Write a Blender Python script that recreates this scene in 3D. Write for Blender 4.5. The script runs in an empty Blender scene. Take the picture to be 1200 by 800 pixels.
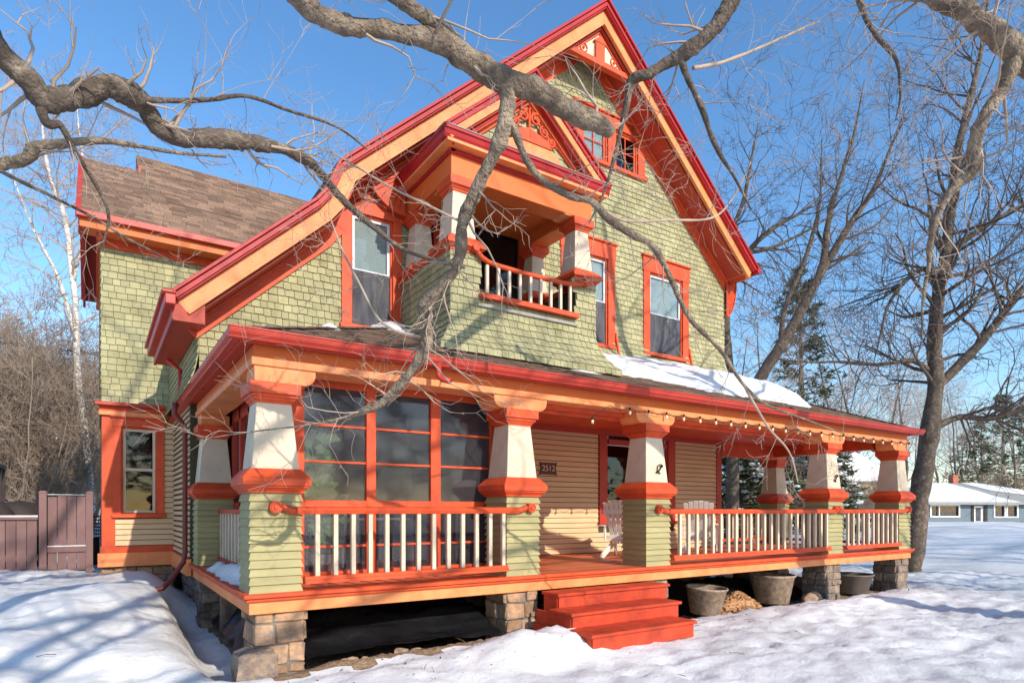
import bpy, bmesh, math, random
from mathutils import Vector as V, Matrix, noise
from mathutils.geometry import tessellate_polygon
R=math.radians
SC=bpy.context.scene
COL=SC.collection
# ---------------------------------------------------------------- camera, sky, sun, exposure
CAMP=V((-1.262,-6.603,1.6))
cam=bpy.data.objects.new('camera',bpy.data.cameras.new('camera'));COL.objects.link(cam)
cam.location=CAMP;cam.rotation_euler=(R(90),0,-R(33.587))
cam.data.sensor_width=36;cam.data.lens=22.02;cam.data.shift_y=.165;cam.data.clip_end=3000;cam.data.clip_start=.05
SC.camera=cam
TOSUN=V((.12,-1,.52)).normalized()
EL=math.asin(TOSUN.z)
w=bpy.data.worlds.new("World");SC.world=w;w.use_nodes=True
nt=w.node_tree;bg=nt.nodes['Background']
sk=nt.nodes.new('ShaderNodeTexSky');sk.sky_type='NISHITA';sk.sun_disc=False
sk.sun_elevation=EL;sk.sun_rotation=math.atan2(TOSUN.x,TOSUN.y);sk.air_density=1.15;sk.dust_density=.6;sk.ozone_density=3.0;sk.altitude=300
hs=nt.nodes.new('ShaderNodeHueSaturation');hs.inputs['Saturation'].default_value=1.18;hs.inputs['Value'].default_value=1.3;nt.links.new(sk.outputs[0],hs.inputs['Color']);nt.links.new(hs.outputs[0],bg.inputs[0]);bg.inputs[1].default_value=.15
sl=bpy.data.lights.new('sun','SUN');sl.energy=3.9;sl.angle=R(.5);sl.color=(1,.92,.80)
so=bpy.data.objects.new('sun',sl);COL.objects.link(so);so.rotation_euler=TOSUN.to_track_quat('Z','Y').to_euler();so.location=(0,-20,20)
SC.view_settings.view_transform='Standard';SC.view_settings.look='None';SC.view_settings.exposure=.36;SC.view_settings.gamma=1
SC.view_settings.use_curve_mapping=False
SC.render.engine='CYCLES';SC.cycles.max_bounces=8;SC.cycles.transparent_max_bounces=12

# ---------------------------------------------------------------- materials
def srgb(r,g,b):
    f=lambda c:(c/255/12.92 if c/255<=.04045 else ((c/255+.055)/1.055)**2.4)
    return (f(r),f(g),f(b),1)
MATS={}
def mat(name,col,rough=.6,var=.12,scale=3,bump=.15,bscale=40,island=0,spec=.35,col2=None,fac=(.4,.65),stretch=None,metal=0,bdist=.004,wear=None):
    m=bpy.data.materials.new(name);m.use_nodes=True;n=m.node_tree.nodes;l=m.node_tree.links
    b=n['Principled BSDF'];b.inputs['Roughness'].default_value=rough;b.inputs['Specular IOR Level'].default_value=spec;b.inputs['Metallic'].default_value=metal
    tc=n.new('ShaderNodeTexCoord');vec=tc.outputs['Object']
    if stretch:
        mp=n.new('ShaderNodeMapping');mp.inputs['Scale'].default_value=stretch;l.new(vec,mp.inputs[0]);vec=mp.outputs[0]
    nz=n.new('ShaderNodeTexNoise');nz.inputs['Scale'].default_value=scale;nz.inputs['Detail'].default_value=6;l.new(vec,nz.inputs[0])
    mr=n.new('ShaderNodeMapRange');mr.inputs[1].default_value=.3;mr.inputs[2].default_value=.7;mr.inputs[3].default_value=1-var;mr.inputs[4].default_value=1+var
    l.new(nz.outputs['Fac'],mr.inputs[0]);val=mr.outputs[0]
    if island:
        g=n.new('ShaderNodeNewGeometry');m2=n.new('ShaderNodeMapRange');m2.inputs[3].default_value=1-island;m2.inputs[4].default_value=1+island
        l.new(g.outputs['Random Per Island'],m2.inputs[0]);mu=n.new('ShaderNodeMath');mu.operation='MULTIPLY';l.new(val,mu.inputs[0]);l.new(m2.outputs[0],mu.inputs[1]);val=mu.outputs[0]
    base=n.new('ShaderNodeRGB');base.outputs[0].default_value=col;src=base.outputs[0]
    if col2:
        n2=n.new('ShaderNodeTexNoise');n2.inputs['Scale'].default_value=scale*2.3;n2.inputs['Detail'].default_value=8;n2.inputs['Roughness'].default_value=.65;l.new(vec,n2.inputs[0])
        r=n.new('ShaderNodeMapRange');r.inputs[1].default_value=fac[0];r.inputs[2].default_value=fac[1];l.new(n2.outputs['Fac'],r.inputs[0])
        mx=n.new('ShaderNodeMix');mx.data_type='RGBA';l.new(r.outputs[0],mx.inputs[0]);l.new(src,mx.inputs[6]);mx.inputs[7].default_value=col2;src=mx.outputs[2]
    if wear:
        n3=n.new('ShaderNodeTexNoise');n3.inputs['Scale'].default_value=11;n3.inputs['Detail'].default_value=10;n3.inputs['Roughness'].default_value=.75;l.new(tc.outputs['Object'],n3.inputs[0])
        r=n.new('ShaderNodeMapRange');r.inputs[1].default_value=wear[0];r.inputs[2].default_value=wear[0]+.05;r.inputs[4].default_value=.75;l.new(n3.outputs['Fac'],r.inputs[0])
        mx=n.new('ShaderNodeMix');mx.data_type='RGBA';l.new(r.outputs[0],mx.inputs[0]);l.new(src,mx.inputs[6]);mx.inputs[7].default_value=wear[1];src=mx.outputs[2]
    vm=n.new('ShaderNodeVectorMath');vm.operation='SCALE';l.new(src,vm.inputs[0]);l.new(val,vm.inputs['Scale']);l.new(vm.outputs[0],b.inputs['Base Color'])
    if bump:
        nb=n.new('ShaderNodeTexNoise');nb.inputs['Scale'].default_value=bscale;nb.inputs['Detail'].default_value=5;l.new(vec,nb.inputs[0])
        bp=n.new('ShaderNodeBump');bp.inputs['Strength'].default_value=bump;bp.inputs['Distance'].default_value=bdist;l.new(nb.outputs['Fac'],bp.inputs['Height']);l.new(bp.outputs[0],b.inputs['Normal'])
    MATS[name]=m;return m
dirt=srgb(110,70,50)
M_SHIN=mat('sage_shingle',srgb(163,157,120),.88,.12,1.0,.7,70,island=.13,spec=.2,col2=srgb(128,122,88),fac=(.5,.8),bdist=.006)
M_BACK=mat('shadow_gap_backing',srgb(70,66,46),.9,.1,3,0)  # dark tone stands in for the shadow lines between shingles and clapboards
M_CLADG=mat('sage_clapboard',srgb(158,148,104),.65,.14,2,.3,60,stretch=(1,1,5),island=.04)
M_SALM=mat('salmon_paint',srgb(210,80,36),.55,.16,2.5,.45,55,col2=srgb(190,72,40),wear=(.655,srgb(170,98,74)))
M_RED=mat('crown_red_paint',srgb(166,34,36),.5,.15,2,.15,40)
M_GUT=mat('gutter_red_metal',srgb(180,60,46),.45,.14,2,.08,30)
M_PEACH=mat('peach_paint',srgb(230,144,90),.55,.12,2,.35,45,col2=srgb(218,128,74),wear=(.67,srgb(196,110,72)))
M_ORANGE=mat('shaded_orange_paint',srgb(212,106,48),.55,.07,2,.2,40,wear=(.72,srgb(190,95,60)))  # orange paint deepened with the shade under gutters and soffits
M_BRICK=mat('brick_red_paint',srgb(172,58,38),.5,.1,2,.2,40)
M_CREAM=mat('cream_paint',srgb(206,188,162),.6,.1,2,.3,45,col2=srgb(190,168,142),fac=(.52,.75),wear=(.665,srgb(185,165,140)))
M_SIDE=mat('tan_clapboard',srgb(214,178,136),.6,.06,1.5,.25,50,stretch=(1,1,4),island=.03)
M_WHITE=mat('white_paint',srgb(225,222,215),.5,.05,3,.1)
M_SASH=mat('sash_white',srgb(205,205,205),.45,.04,3,.05)
M_DECK=mat('deck_paint',srgb(200,104,68),.5,.18,3,.3,30,island=.12,stretch=(.6,4,1),wear=(.6,srgb(170,110,85)))
M_STEP=mat('step_paint',srgb(196,66,32),.6,.25,3,.6,40,col2=srgb(160,54,34),fac=(.38,.7),wear=(.57,srgb(140,70,48)))
M_ROOF=mat('brown_roof_shingle',srgb(112,92,80),.95,.15,1.6,.8,120,island=.28,spec=.15,bdist=.004)
M_ROOF2=mat('brown_roof_shingle_wing',srgb(138,112,94),.95,.2,1.2,.8,120,island=.32,spec=.15,bdist=.004)
M_STONE=mat('field_stone',srgb(150,128,108),.9,.3,5,.9,18,island=.38,col2=srgb(110,100,98),bdist=.02,spec=.2)
M_STONE2=mat('tan_stone',srgb(176,138,106),.9,.22,5,.9,18,island=.28,col2=srgb(128,112,100),bdist=.02,spec=.2)
M_MORTAR=mat('mortar',srgb(120,112,102),.95,.2,8,.8,30)
M_BARK=mat('grey_bark',srgb(124,109,96),.95,.35,5,1,42,col2=srgb(178,160,136),fac=(.42,.72),stretch=(1,1,1),bdist=.05,spec=.15)
M_BARKD=mat('dark_bark',srgb(98,86,76),.95,.3,5,1,38,col2=srgb(146,132,116),fac=(.5,.7),bdist=.03,spec=.15)
M_TWIG=mat('twig_bark',srgb(172,152,134),.9,.2,6,0)
M_TWIGF=mat('far_twig_bark',srgb(168,150,138),.9,.15,1,0)
M_TWIGD=mat('brown_branch_bark',srgb(98,84,76),.95,.2,2,0)
M_BIRCH=mat('birch_bark',srgb(205,198,188),.8,.1,3,.3,20,col2=srgb(90,82,76),fac=(.56,.62),stretch=(1,1,3))
M_THICK=mat('brush_bark',srgb(150,130,112),.95,.25,.4,0)
M_NEED=mat('pine_needles',srgb(70,80,48),.8,.25,.5,0,island=.4,spec=.2)
M_LEAF=mat('houseplant_leaf',srgb(120,158,96),.5,.2,8,0,island=.3)
M_DIRT=mat('dirt',srgb(132,106,80),.95,.25,9,1,50,bdist=.02,col2=srgb(165,140,110))
M_CHIP=mat('wood_chips',srgb(176,132,92),.9,.2,20,.3,60,island=.4)
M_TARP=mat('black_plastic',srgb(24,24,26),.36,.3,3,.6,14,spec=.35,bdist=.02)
M_GATE=mat('mauve_fence_paint',srgb(122,92,88),.75,.12,2.5,.4,40,stretch=(1,1,.3),island=.1,wear=(.68,srgb(150,128,120)))
M_DARKW=mat('dark_deck_wood',srgb(60,50,46),.8,.2,3,.3,30)
M_POT=mat('grey_clay_pot',srgb(172,148,126),.75,.12,6,.3,30,col2=srgb(120,105,92))
M_POTD=mat('dark_tub',srgb(112,102,96),.6,.12,6,.2,30)
M_BLUE=mat('blue_siding',srgb(104,118,126),.7,.07,.8,.2,20,island=.04)
M_TANH=mat('tan_house_siding',srgb(190,170,140),.7,.07,.8,.2,20)
M_CHIM=mat('chimney_brick',srgb(176,104,78),.9,.2,6,.6,20)
M_BLACK=mat('black_metal',srgb(24,22,22),.4,.1,3,0)
M_DIM=mat('room_wall',srgb(90,82,74),.9,.1,1,0)
M_BLIND=mat('window_blind',srgb(196,202,194),.7,.04,2,.1)
M_SCREEN=mat('window_screen',srgb(84,84,88),.7,.3,2.2,0,col2=srgb(58,58,64),fac=(.35,.65),stretch=(3,3,.6))
M_CURT=mat('dark_curtain',srgb(110,88,84),.9,.35,3,0,stretch=(16,1,1))
M_BLUEC=mat('pale_blue_cloth',srgb(120,160,195),.8,.25,9,.4,20)
M_PLQ=mat('plaque_brown',srgb(92,32,22),.45,.08,4,.05)
M_BULB=mat('bulb_glass',srgb(238,214,170),.25,.03,4,0,spec=.6)
M_WIRE=mat('wire_black',srgb(30,28,28),.6,.05,4,0)
M_GREYP=mat('grey_painted_wood',srgb(150,148,142),.7,.1,3,.2)
def glassmat(name,tint=(.8,.84,.86,1),ior=1.5,rough=.02):
    m=bpy.data.materials.new(name);m.use_nodes=True;n=m.node_tree.nodes;l=m.node_tree.links
    for x in list(n):
        if x.type!='OUTPUT_MATERIAL':n.remove(x)
    out=[x for x in n if x.type=='OUTPUT_MATERIAL'][0]
    t=n.new('ShaderNodeBsdfTransparent');t.inputs[0].default_value=tint
    g=n.new('ShaderNodeBsdfGlossy');g.inputs['Roughness'].default_value=rough
    nz=n.new('ShaderNodeTexNoise');nz.inputs['Scale'].default_value=1.3;tc=n.new('ShaderNodeTexCoord');l.new(tc.outputs['Object'],nz.inputs[0])
    bp=n.new('ShaderNodeBump');bp.inputs['Strength'].default_value=.12;bp.inputs['Distance'].default_value=.02;l.new(nz.outputs['Fac'],bp.inputs['Height']);l.new(bp.outputs[0],g.inputs['Normal'])
    f=n.new('ShaderNodeFresnel');ge=n.new('ShaderNodeNewGeometry');mi=n.new('ShaderNodeMapRange');mi.inputs[3].default_value=ior;mi.inputs[4].default_value=1/ior;l.new(ge.outputs['Backfacing'],mi.inputs[0]);l.new(mi.outputs[0],f.inputs[0]);mx=n.new('ShaderNodeMixShader')
    l.new(f.outputs[0],mx.inputs[0]);l.new(t.outputs[0],mx.inputs[1]);l.new(g.outputs[0],mx.inputs[2]);l.new(mx.outputs[0],out.inputs[0]);return m
M_GLASS=glassmat('window_glass',ior=1.42)
M_GLASSD=glassmat('dark_screen_glass',(.82,.81,.84,1),1.5,.06)
_n=M_GLASSD.node_tree.nodes;_l=M_GLASSD.node_tree.links;_o=[x for x in _n if x.type=='OUTPUT_MATERIAL'][0];_s=_o.inputs[0].links[0].from_socket
_d=_n.new('ShaderNodeBsdfDiffuse');_d.inputs[0].default_value=(.22,.21,.23,1);_m=_n.new('ShaderNodeMixShader');_m.inputs[0].default_value=.09;_l.new(_s,_m.inputs[1]);_l.new(_d.outputs[0],_m.inputs[2]);_l.new(_m.outputs[0],_o.inputs[0])   # woven insect screen scatters a little light
def snowmat(name,driv=False):
    m=bpy.data.materials.new(name);m.use_nodes=True;n=m.node_tree.nodes;l=m.node_tree.links
    b=n['Principled BSDF'];b.inputs['Roughness'].default_value=.55;b.inputs['Specular IOR Level'].default_value=.3
    b.inputs['Subsurface Weight'].default_value=0
    tc=n.new('ShaderNodeNewGeometry');vec=tc.outputs['Position']
    a=n.new('ShaderNodeTexNoise');a.inputs['Scale'].default_value=.35;a.inputs['Detail'].default_value=7;a.inputs['Roughness'].default_value=.6;l.new(vec,a.inputs[0])
    cr=n.new('ShaderNodeValToRGB');e=cr.color_ramp.elements
    e[0].position=.38;e[0].color=(.60,.595,.585,1);e[1].position=.6;e[1].color=(.79,.78,.765,1)
    l.new(a.outputs['Fac'],cr.inputs[0]);src=cr.outputs[0]
    # dirty specks near the house front
    s=n.new('ShaderNodeTexNoise');s.inputs['Scale'].default_value=14;s.inputs['Detail'].default_value=6;s.inputs['Roughness'].default_value=.7;l.new(vec,s.inputs[0])
    r=n.new('ShaderNodeMapRange');r.inputs[1].default_value=.66;r.inputs[2].default_value=.72;r.inputs[4].default_value=.6;l.new(s.outputs['Fac'],r.inputs[0])
    mx=n.new('ShaderNodeMix');mx.data_type='RGBA';l.new(r.outputs[0],mx.inputs[0]);l.new(src,mx.inputs[6]);mx.inputs[7].default_value=(.36,.3,.25,1)
    l.new(mx.outputs[2],b.inputs['Base Color'])
    nb=n.new('ShaderNodeTexNoise');nb.inputs['Scale'].default_value=2.6;nb.inputs['Detail'].default_value=12;nb.inputs['Roughness'].default_value=.68;l.new(vec,nb.inputs[0])
    bp=n.new('ShaderNodeBump');bp.inputs['Strength'].default_value=.7;bp.inputs['Distance'].default_value=.06;l.new(nb.outputs['Fac'],bp.inputs['Height']);l.new(bp.outputs[0],b.inputs['Normal'])
    return m
M_SNOW=snowmat('snow')
M_SNOWR=mat('clean_snow',(.72,.71,.70,1),.5,.06,2,.7,7,bdist=.03,spec=.3)

# ---------------------------------------------------------------- mesh helpers
def W0(o):
    return V(o.get('_w',(0,0,0))) if o is not None else V((0,0,0))
class MB:
    def __init__(s,fr=None):
        s.v=[];s.f=[];s.mi=[];s.m=0;s.fr=fr;s.sm=[];s.smooth=False
    def P(s,p):
        if s.fr is None:return V(p)
        O,U,W,N=s.fr;return O+U*p[0]+W*p[1]+N*p[2]
    def add(s,vs,fs):
        b=len(s.v);s.v+= [s.P(p) for p in vs]
        for f in fs:s.f.append([i+b for i in f]);s.mi.append(s.m);s.sm.append(s.smooth)
    def box(s,x0,x1,y0,y1,z0,z1):
        s.add([(x0,y0,z0),(x1,y0,z0),(x1,y1,z0),(x0,y1,z0),(x0,y0,z1),(x1,y0,z1),(x1,y1,z1),(x0,y1,z1)],
              [(0,3,2,1),(4,5,6,7),(0,1,5,4),(1,2,6,5),(2,3,7,6),(3,0,4,7)]);return s
    def frus(s,cx,cy,z0,z1,a0,a1,b0=None,b1=None):
        b0=a0 if b0 is None else b0;b1=a1 if b1 is None else b1
        s.add([(cx-a0,cy-b0,z0),(cx+a0,cy-b0,z0),(cx+a0,cy+b0,z0),(cx-a0,cy+b0,z0),(cx-a1,cy-b1,z1),(cx+a1,cy-b1,z1),(cx+a1,cy+b1,z1),(cx-a1,cy+b1,z1)],
              [(0,3,2,1),(4,5,6,7),(0,1,5,4),(1,2,6,5),(2,3,7,6),(3,0,4,7)]);return s
    def prism(s,prof,a,b,ax):
        # profile of 2D points extruded from a to b along axis ax ('x': prof=(y,z); 'y': prof=(x,z); 'z': prof=(x,y))
        n=len(prof)
        def mk(p,t):
            return (t,p[0],p[1]) if ax=='x' else ((p[0],t,p[1]) if ax=='y' else (p[0],p[1],t))
        vs=[mk(p,a) for p in prof]+[mk(p,b) for p in prof]
        tris=tessellate_polygon([[V((p[0],p[1],0)) for p in prof]])
        fs=[tuple(t) for t in tris]+[tuple(i+n for i in reversed(t)) for t in tris]
        fs+=[(i,(i+1)%n,(i+1)%n+n,i+n) for i in range(n)]
        s.add(vs,fs);return s
    def tube(s,pts,rad,sides=6,cap=True):
        pts=[V(p) for p in pts];n=len(pts)
        if not hasattr(rad,'__len__'):rad=[rad]*n
        b=len(s.v);up=V((.13,.31,.94));prev=None
        for i,p in enumerate(pts):
            d=(pts[min(i+1,n-1)]-pts[max(i-1,0)])
            if d.length<1e-9:d=V((0,0,1))
            d.normalize()
            if prev is None:
                x=d.cross(up)
                if x.length<.05:x=d.cross(V((1,0,0)))
            else:x=prev-d*prev.dot(d)
            x.normalize();prev=x;y=d.cross(x)
            for k in range(sides):
                a=2*math.pi*k/sides;s.v.append(s.P(p+(x*math.cos(a)+y*math.sin(a))*rad[i]))
        for i in range(n-1):
            for k in range(sides):
                k2=(k+1)%sides;s.f.append([b+i*sides+k,b+i*sides+k2,b+(i+1)*sides+k2,b+(i+1)*sides+k]);s.mi.append(s.m);s.sm.append(True)
        if cap and sides>3:
            s.f.append([b+k for k in reversed(range(sides))]);s.mi.append(s.m);s.sm.append(False)
            s.f.append([b+(n-1)*sides+k for k in range(sides)]);s.mi.append(s.m);s.sm.append(False)
        return s
    def lathe(s,c,prof,n=24):
        # prof: (r,z) list
        b=len(s.v);m=len(prof)
        for r,z in prof:
            for k in range(n):
                a=2*math.pi*k/n;s.v.append(s.P((c[0]+r*math.cos(a),c[1]+r*math.sin(a),c[2]+z)))
        for i in range(m-1):
            for k in range(n):
                s.f.append([b+i*n+k,b+i*n+(k+1)%n,b+(i+1)*n+(k+1)%n,b+(i+1)*n+k]);s.mi.append(s.m);s.sm.append(True)
        return s
    def build(s,name,mats,parent=None,bevel=0,fix=True,origin=None):
        if not isinstance(mats,(list,tuple)):mats=[mats]
        O=V(origin) if origin is not None else W0(parent)
        me=bpy.data.meshes.new(name)
        me.from_pydata([tuple(p-O) for p in s.v],[],s.f)
        for m in mats:me.materials.append(m)
        me.polygons.foreach_set('material_index',s.mi)
        me.polygons.foreach_set('use_smooth',s.sm)
        me.update()
        if fix:
            bm=bmesh.new();bm.from_mesh(me);bmesh.ops.recalc_face_normals(bm,faces=bm.faces);bm.to_mesh(me);bm.free()
        o=bpy.data.objects.new(name,me);COL.objects.link(o)
        if parent is not None:o.parent=parent
        o.location=O-W0(parent);o['_w']=tuple(O)
        if bevel:
            b=o.modifiers.new('b','BEVEL');b.width=bevel;b.segments=1;b.limit_method='ANGLE';b.angle_limit=R(50)
        return o
def thing(name,label,cat,loc=(0,0,0),group=None):
    o=bpy.data.objects.new(name,None);COL.objects.link(o);o.location=loc;o['_w']=tuple(loc)
    o.empty_display_size=.2
    return tag(o,label,cat,group)
def tag(o,label=None,cat=None,group=None,kind=None):
    if label:o['label']=label
    if cat:o['category']=cat
    if group:o['group']=group
    if kind:o['kind']=kind
    return o
def dup(root,loc=None,rz=None,sc=None,label=None,group=None):
    def cp(o,par):
        c=o.copy();COL.objects.link(c);c.parent=par
        for ch in list(o.children):cp(ch,c)
        return c
    c=cp(root,None)
    if loc is not None:c.location=loc
    if rz is not None:c.rotation_euler=(0,0,rz)
    if sc is not None:c.scale=(sc,sc,sc) if not hasattr(sc,'__len__') else sc
    if label:c['label']=label
    if group:c['group']=group
    return c
XF=lambda y:(V((0,y,0)),V((1,0,0)),V((0,0,1)),V((0,-1,0)))      # front-facing wall frame: (u=X, v=Z, n=-Y)
XL=lambda x:(V((x,0,0)),V((0,1,0)),V((0,0,1)),V((-1,0,0)))      # left-facing wall frame: (u=Y, v=Z, n=-X)

def clip(poly,conv):
    # clip polygon (list of (x,y)) with convex CCW polygon conv
    out=poly;n=len(conv)
    for i in range(n):
        a=conv[i];b=conv[(i+1)%n];ex,ey=b[0]-a[0],b[1]-a[1]
        inp=out;out=[]
        if not inp:return []
        for j in range(len(inp)):
            p=inp[j];q=inp[(j+1)%len(inp)]
            dp=ex*(p[1]-a[1])-ey*(p[0]-a[0]);dq=ex*(q[1]-a[1])-ey*(q[0]-a[0])
            if dp>=0:out.append(p)
            if (dp>=0)!=(dq>=0):
                t=dp/(dp-dq);out.append((p[0]+(q[0]-p[0])*t,p[1]+(q[1]-p[1])*t))
    return out
def shingles(mb,convs,holes,e=.14,wr=(.11,.19),t=.019,seed=1,flare=None,scale=None,base=0,jit=.008,gap=.007,scales=None):
    rng=random.Random(seed)
    allp=[p for c in convs for p in c]
    u0=min(p[0] for p in allp);u1=max(p[0] for p in allp);v0=min(p[1] for p in allp);v1=max(p[1] for p in allp)
    j=0
    nrow=int((v1-v0)/e)+2
    for j in range(nrow):
        va=v0+j*e;u=u0-rng.random()*.15
        if scales and scales[0]<=va<=scales[1]:u=u0-(.065 if j%2 else 0)
        while u<u1:
            rd=scales and scales[0]<=va<=scales[1]
            w_=.13 if rd else rng.uniform(*wr);b=va+rng.uniform(-jit,jit);ua,ub=u+gap*.5,u+w_-gap*.5
            if rd:
                q=[(ua+(ub-ua)*(.5-.5*math.cos(math.pi*k/6)),b-.035*math.sin(math.pi*k/6)+.01) for k in range(7)]+[(ub,va+e+.01),(ua,va+e+.01)]
            else:q=[(ua,b),(ub,b+rng.uniform(-.003,.003)),(ub,va+e+.004),(ua,va+e+.004)]
            u+=w_
            cu,cv=(ua+ub)/2,(b+va+e)/2
            if any(h[0]<cu<h[1] and h[2]<cv<h[3] for h in holes):continue
            tt=t+rng.uniform(-.003,.003)
            for c in convs:
                pl=clip(q,c)
                if len(pl)<3:continue
                n=len(pl);fr=[];bk=[]
                for (x,y) in pl:
                    k=max(0,min(1,(va+e-y)/e));fl=flare(x,y) if flare else 0
                    fr.append((x,y,base+fl+.002+tt*k));bk.append((x,y,base+fl-.004))
                fs=[tuple(range(n))]+[(i,(i+1)%n,(i+1)%n+n,i+n) for i in range(n)]
                mb.add(fr+bk,fs)
def claps(mb,u0,u1,v0,v1,holes,e=.1,t=.026,fr=None):
    n=int(round((v1-v0)/e));e=(v1-v0)/n
    for j in range(n):
        a=v0+j*e;b=a+e;segs=[(u0,u1)]
        for h in holes:
            if h[2]<(a+b)/2<h[3]:
                ns=[]
                for s0,s1 in segs:
                    if h[1]<=s0 or h[0]>=s1:ns.append((s0,s1));continue
                    if h[0]>s0:ns.append((s0,h[0]))
                    if h[1]<s1:ns.append((h[1],s1))
                segs=ns
        for s0,s1 in segs:
            a_=a;a=a+.012;mb.add([(s0,a,-.004),(s1,a,-.004),(s1,a,t),(s0,a,t),(s0,b,-.004),(s1,b,-.004),(s1,b,.003),(s0,b,.003)],  # raised bottom edge leaves a dark slot as a painted shadow line
                   [(0,1,2,3),(3,2,6,7),(4,7,6,5),(0,3,7,4),(1,5,6,2),(0,4,5,1)]);a=a_
def wallpanel(mb,outer,holes,th=.15,n0=-.005):
    loops=[[V((p[0],p[1],0)) for p in outer]]+[[V((h[0],h[2],0)),V((h[1],h[2],0)),V((h[1],h[3],0)),V((h[0],h[3],0))] for h in holes]
    tris=tessellate_polygon(loops);flat=[p for L in loops for p in L];n=len(flat)
    vs=[(p.x,p.y,n0) for p in flat]+[(p.x,p.y,n0-th) for p in flat]
    fs=[tuple(t) for t in tris]+[tuple(i+n for i in reversed(t)) for t in tris]
    b=0
    for L in loops:
        m=len(L)
        for i in range(m):fs.append((b+i,b+(i+1)%m,b+(i+1)%m+n,b+i+n))
        b+=m
    mb.add(vs,fs)

def offset_line(pl,d):
    # pl: polyline in (x,z); returns the line shifted down/inward by perpendicular d (mitred)
    out=[]
    for i,p in enumerate(pl):
        ns=[]
        for a,b in ((i-1,i),(i,i+1)):
            if 0<=a and b<len(pl):
                dx,dz=pl[b][0]-pl[a][0],pl[b][1]-pl[a][1];L=math.hypot(dx,dz);ns.append((dz/L,-dx/L))
        if len(ns)==2:
            mx,mz=ns[0][0]+ns[1][0],ns[0][1]+ns[1][1];L=math.hypot(mx,mz);mx/=L;mz/=L
            k=d/(mx*ns[0][0]+mz*ns[0][1]);out.append((p[0]+mx*k,p[1]+mz*k))
        else:out.append((p[0]+ns[0][0]*d,p[1]+ns[0][1]*d))
    return out
def band(mb,pl,d0,d1,a,b,ax='y'):
    A=offset_line(pl,d0);B=offset_line(pl,d1)
    for i in range(len(pl)-1):
        q=[A[i],A[i+1],B[i+1],B[i]]
        mb.prism(q,a,b,ax)

# ---------------------------------------------------------------- window builder
def window(parent,fr,op,casing,head=.2,jamb=.16,jr=None,sill=.07,meet=True,munt=None,sashmat=None,cas_mat=None,blind=None,low=None,depth=.07,cap=True,glass=None,stops=True,room=True,label=None):
    u0,u1,v0,v1=op;jr=jamb if jr is None else jr
    m=MB(fr)
    def b(mm,ua,ub,va,vb,na,nb):mm.box(ua,ub,va,vb,na,nb)
    b(m,u0-jamb,u0,v0,v1,-.0,.04);b(m,u1,u1+jr,v0,v1,0,.04);b(m,u0-jamb-.02,u1+jr+.02,v1,v1+head,0,.045)
    if cap:b(m,u0-jamb-.05,u1+jr+.05,v1+head,v1+head+.035,0,.085)
    b(m,u0-jamb-.03,u1+jr+.03,v0-sill,v0,-.0,.08)
    b(m,u0-.004,u0+.03,v0,v1,-depth,.0);b(m,u1-.03,u1+.004,v0,v1,-depth,.0);b(m,u0,u1,v1-.03,v1+.002,-depth,-.001);b(m,u0,u1,v0-.002,v0+.02,-depth,-.001)
    wn=m.build('window',cas_mat or M_SALM,parent,bevel=.004)
    if label:wn['label']=label
    s=MB(fr);g=MB(fr);a0,a1,c0,c1=u0+.03,u1-.03,v0+.02,v1-.03;w_=.045
    mid=(c0+c1)/2 if meet is True else meet
    if meet:
        for (va,vb,n) in ((c0,mid+.02,-.05),(mid-.02,c1,-.025)):
            s.box(a0,a0+w_,va,vb,n-.022,n);s.box(a1-w_,a1,va,vb,n-.022,n);s.box(a0+w_,a1-w_,va,va+.045,n-.022,n);s.box(a0+w_,a1-w_,vb-.045,vb,n-.022,n)
            g.box(a0+w_,a1-w_,va+.045,vb-.045,n-.013,n-.009)
        if munt:
            for k in munt:s.box(a0+w_,a1-w_,k-.01,k+.01,-.045,-.02)
    else:
        s.box(a0,a0+w_,c0,c1,-.05,-.025);s.box(a1-w_,a1,c0,c1,-.05,-.025);s.box(a0+w_,a1-w_,c0,c0+.045,-.05,-.025);s.box(a0+w_,a1-w_,c1-.045,c1,-.05,-.025)
        g.box(a0+w_,a1-w_,c0+.045,c1-.045,-.039,-.035)
        if munt:
            for (k,ax) in munt:
                if ax=='v':s.box(k-.011,k+.011,c0+.045,c1-.045,-.046,-.028)
                else:s.box(a0+w_,a1-w_,k-.011,k+.011,-.0465,-.0275)
    s.build('sash',sashmat or M_SASH,wn,bevel=.002);g.build('pane',glass or M_GLASS,wn)
    if blind:
        bb=MB(fr)
        k=1 if blind[1]-blind[0]>.75 and op[0]>3 else int((blind[1]-blind[0])/.03)
        for i in range(k):
            z=blind[0]+i*(blind[1]-blind[0])/k;bb.box(a0,a1,z+.002,z+(blind[1]-blind[0])/k-.002,-.068,-.064)
        bb.build('blind',M_BLIND if len(blind)<3 else blind[2],wn)
    if low:
        bb=MB(fr);bb.box(a0+.01,a1-.01,c0,low,-.02,-.016);bb.build('screen',M_SCREEN,wn)
    return wn

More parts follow.
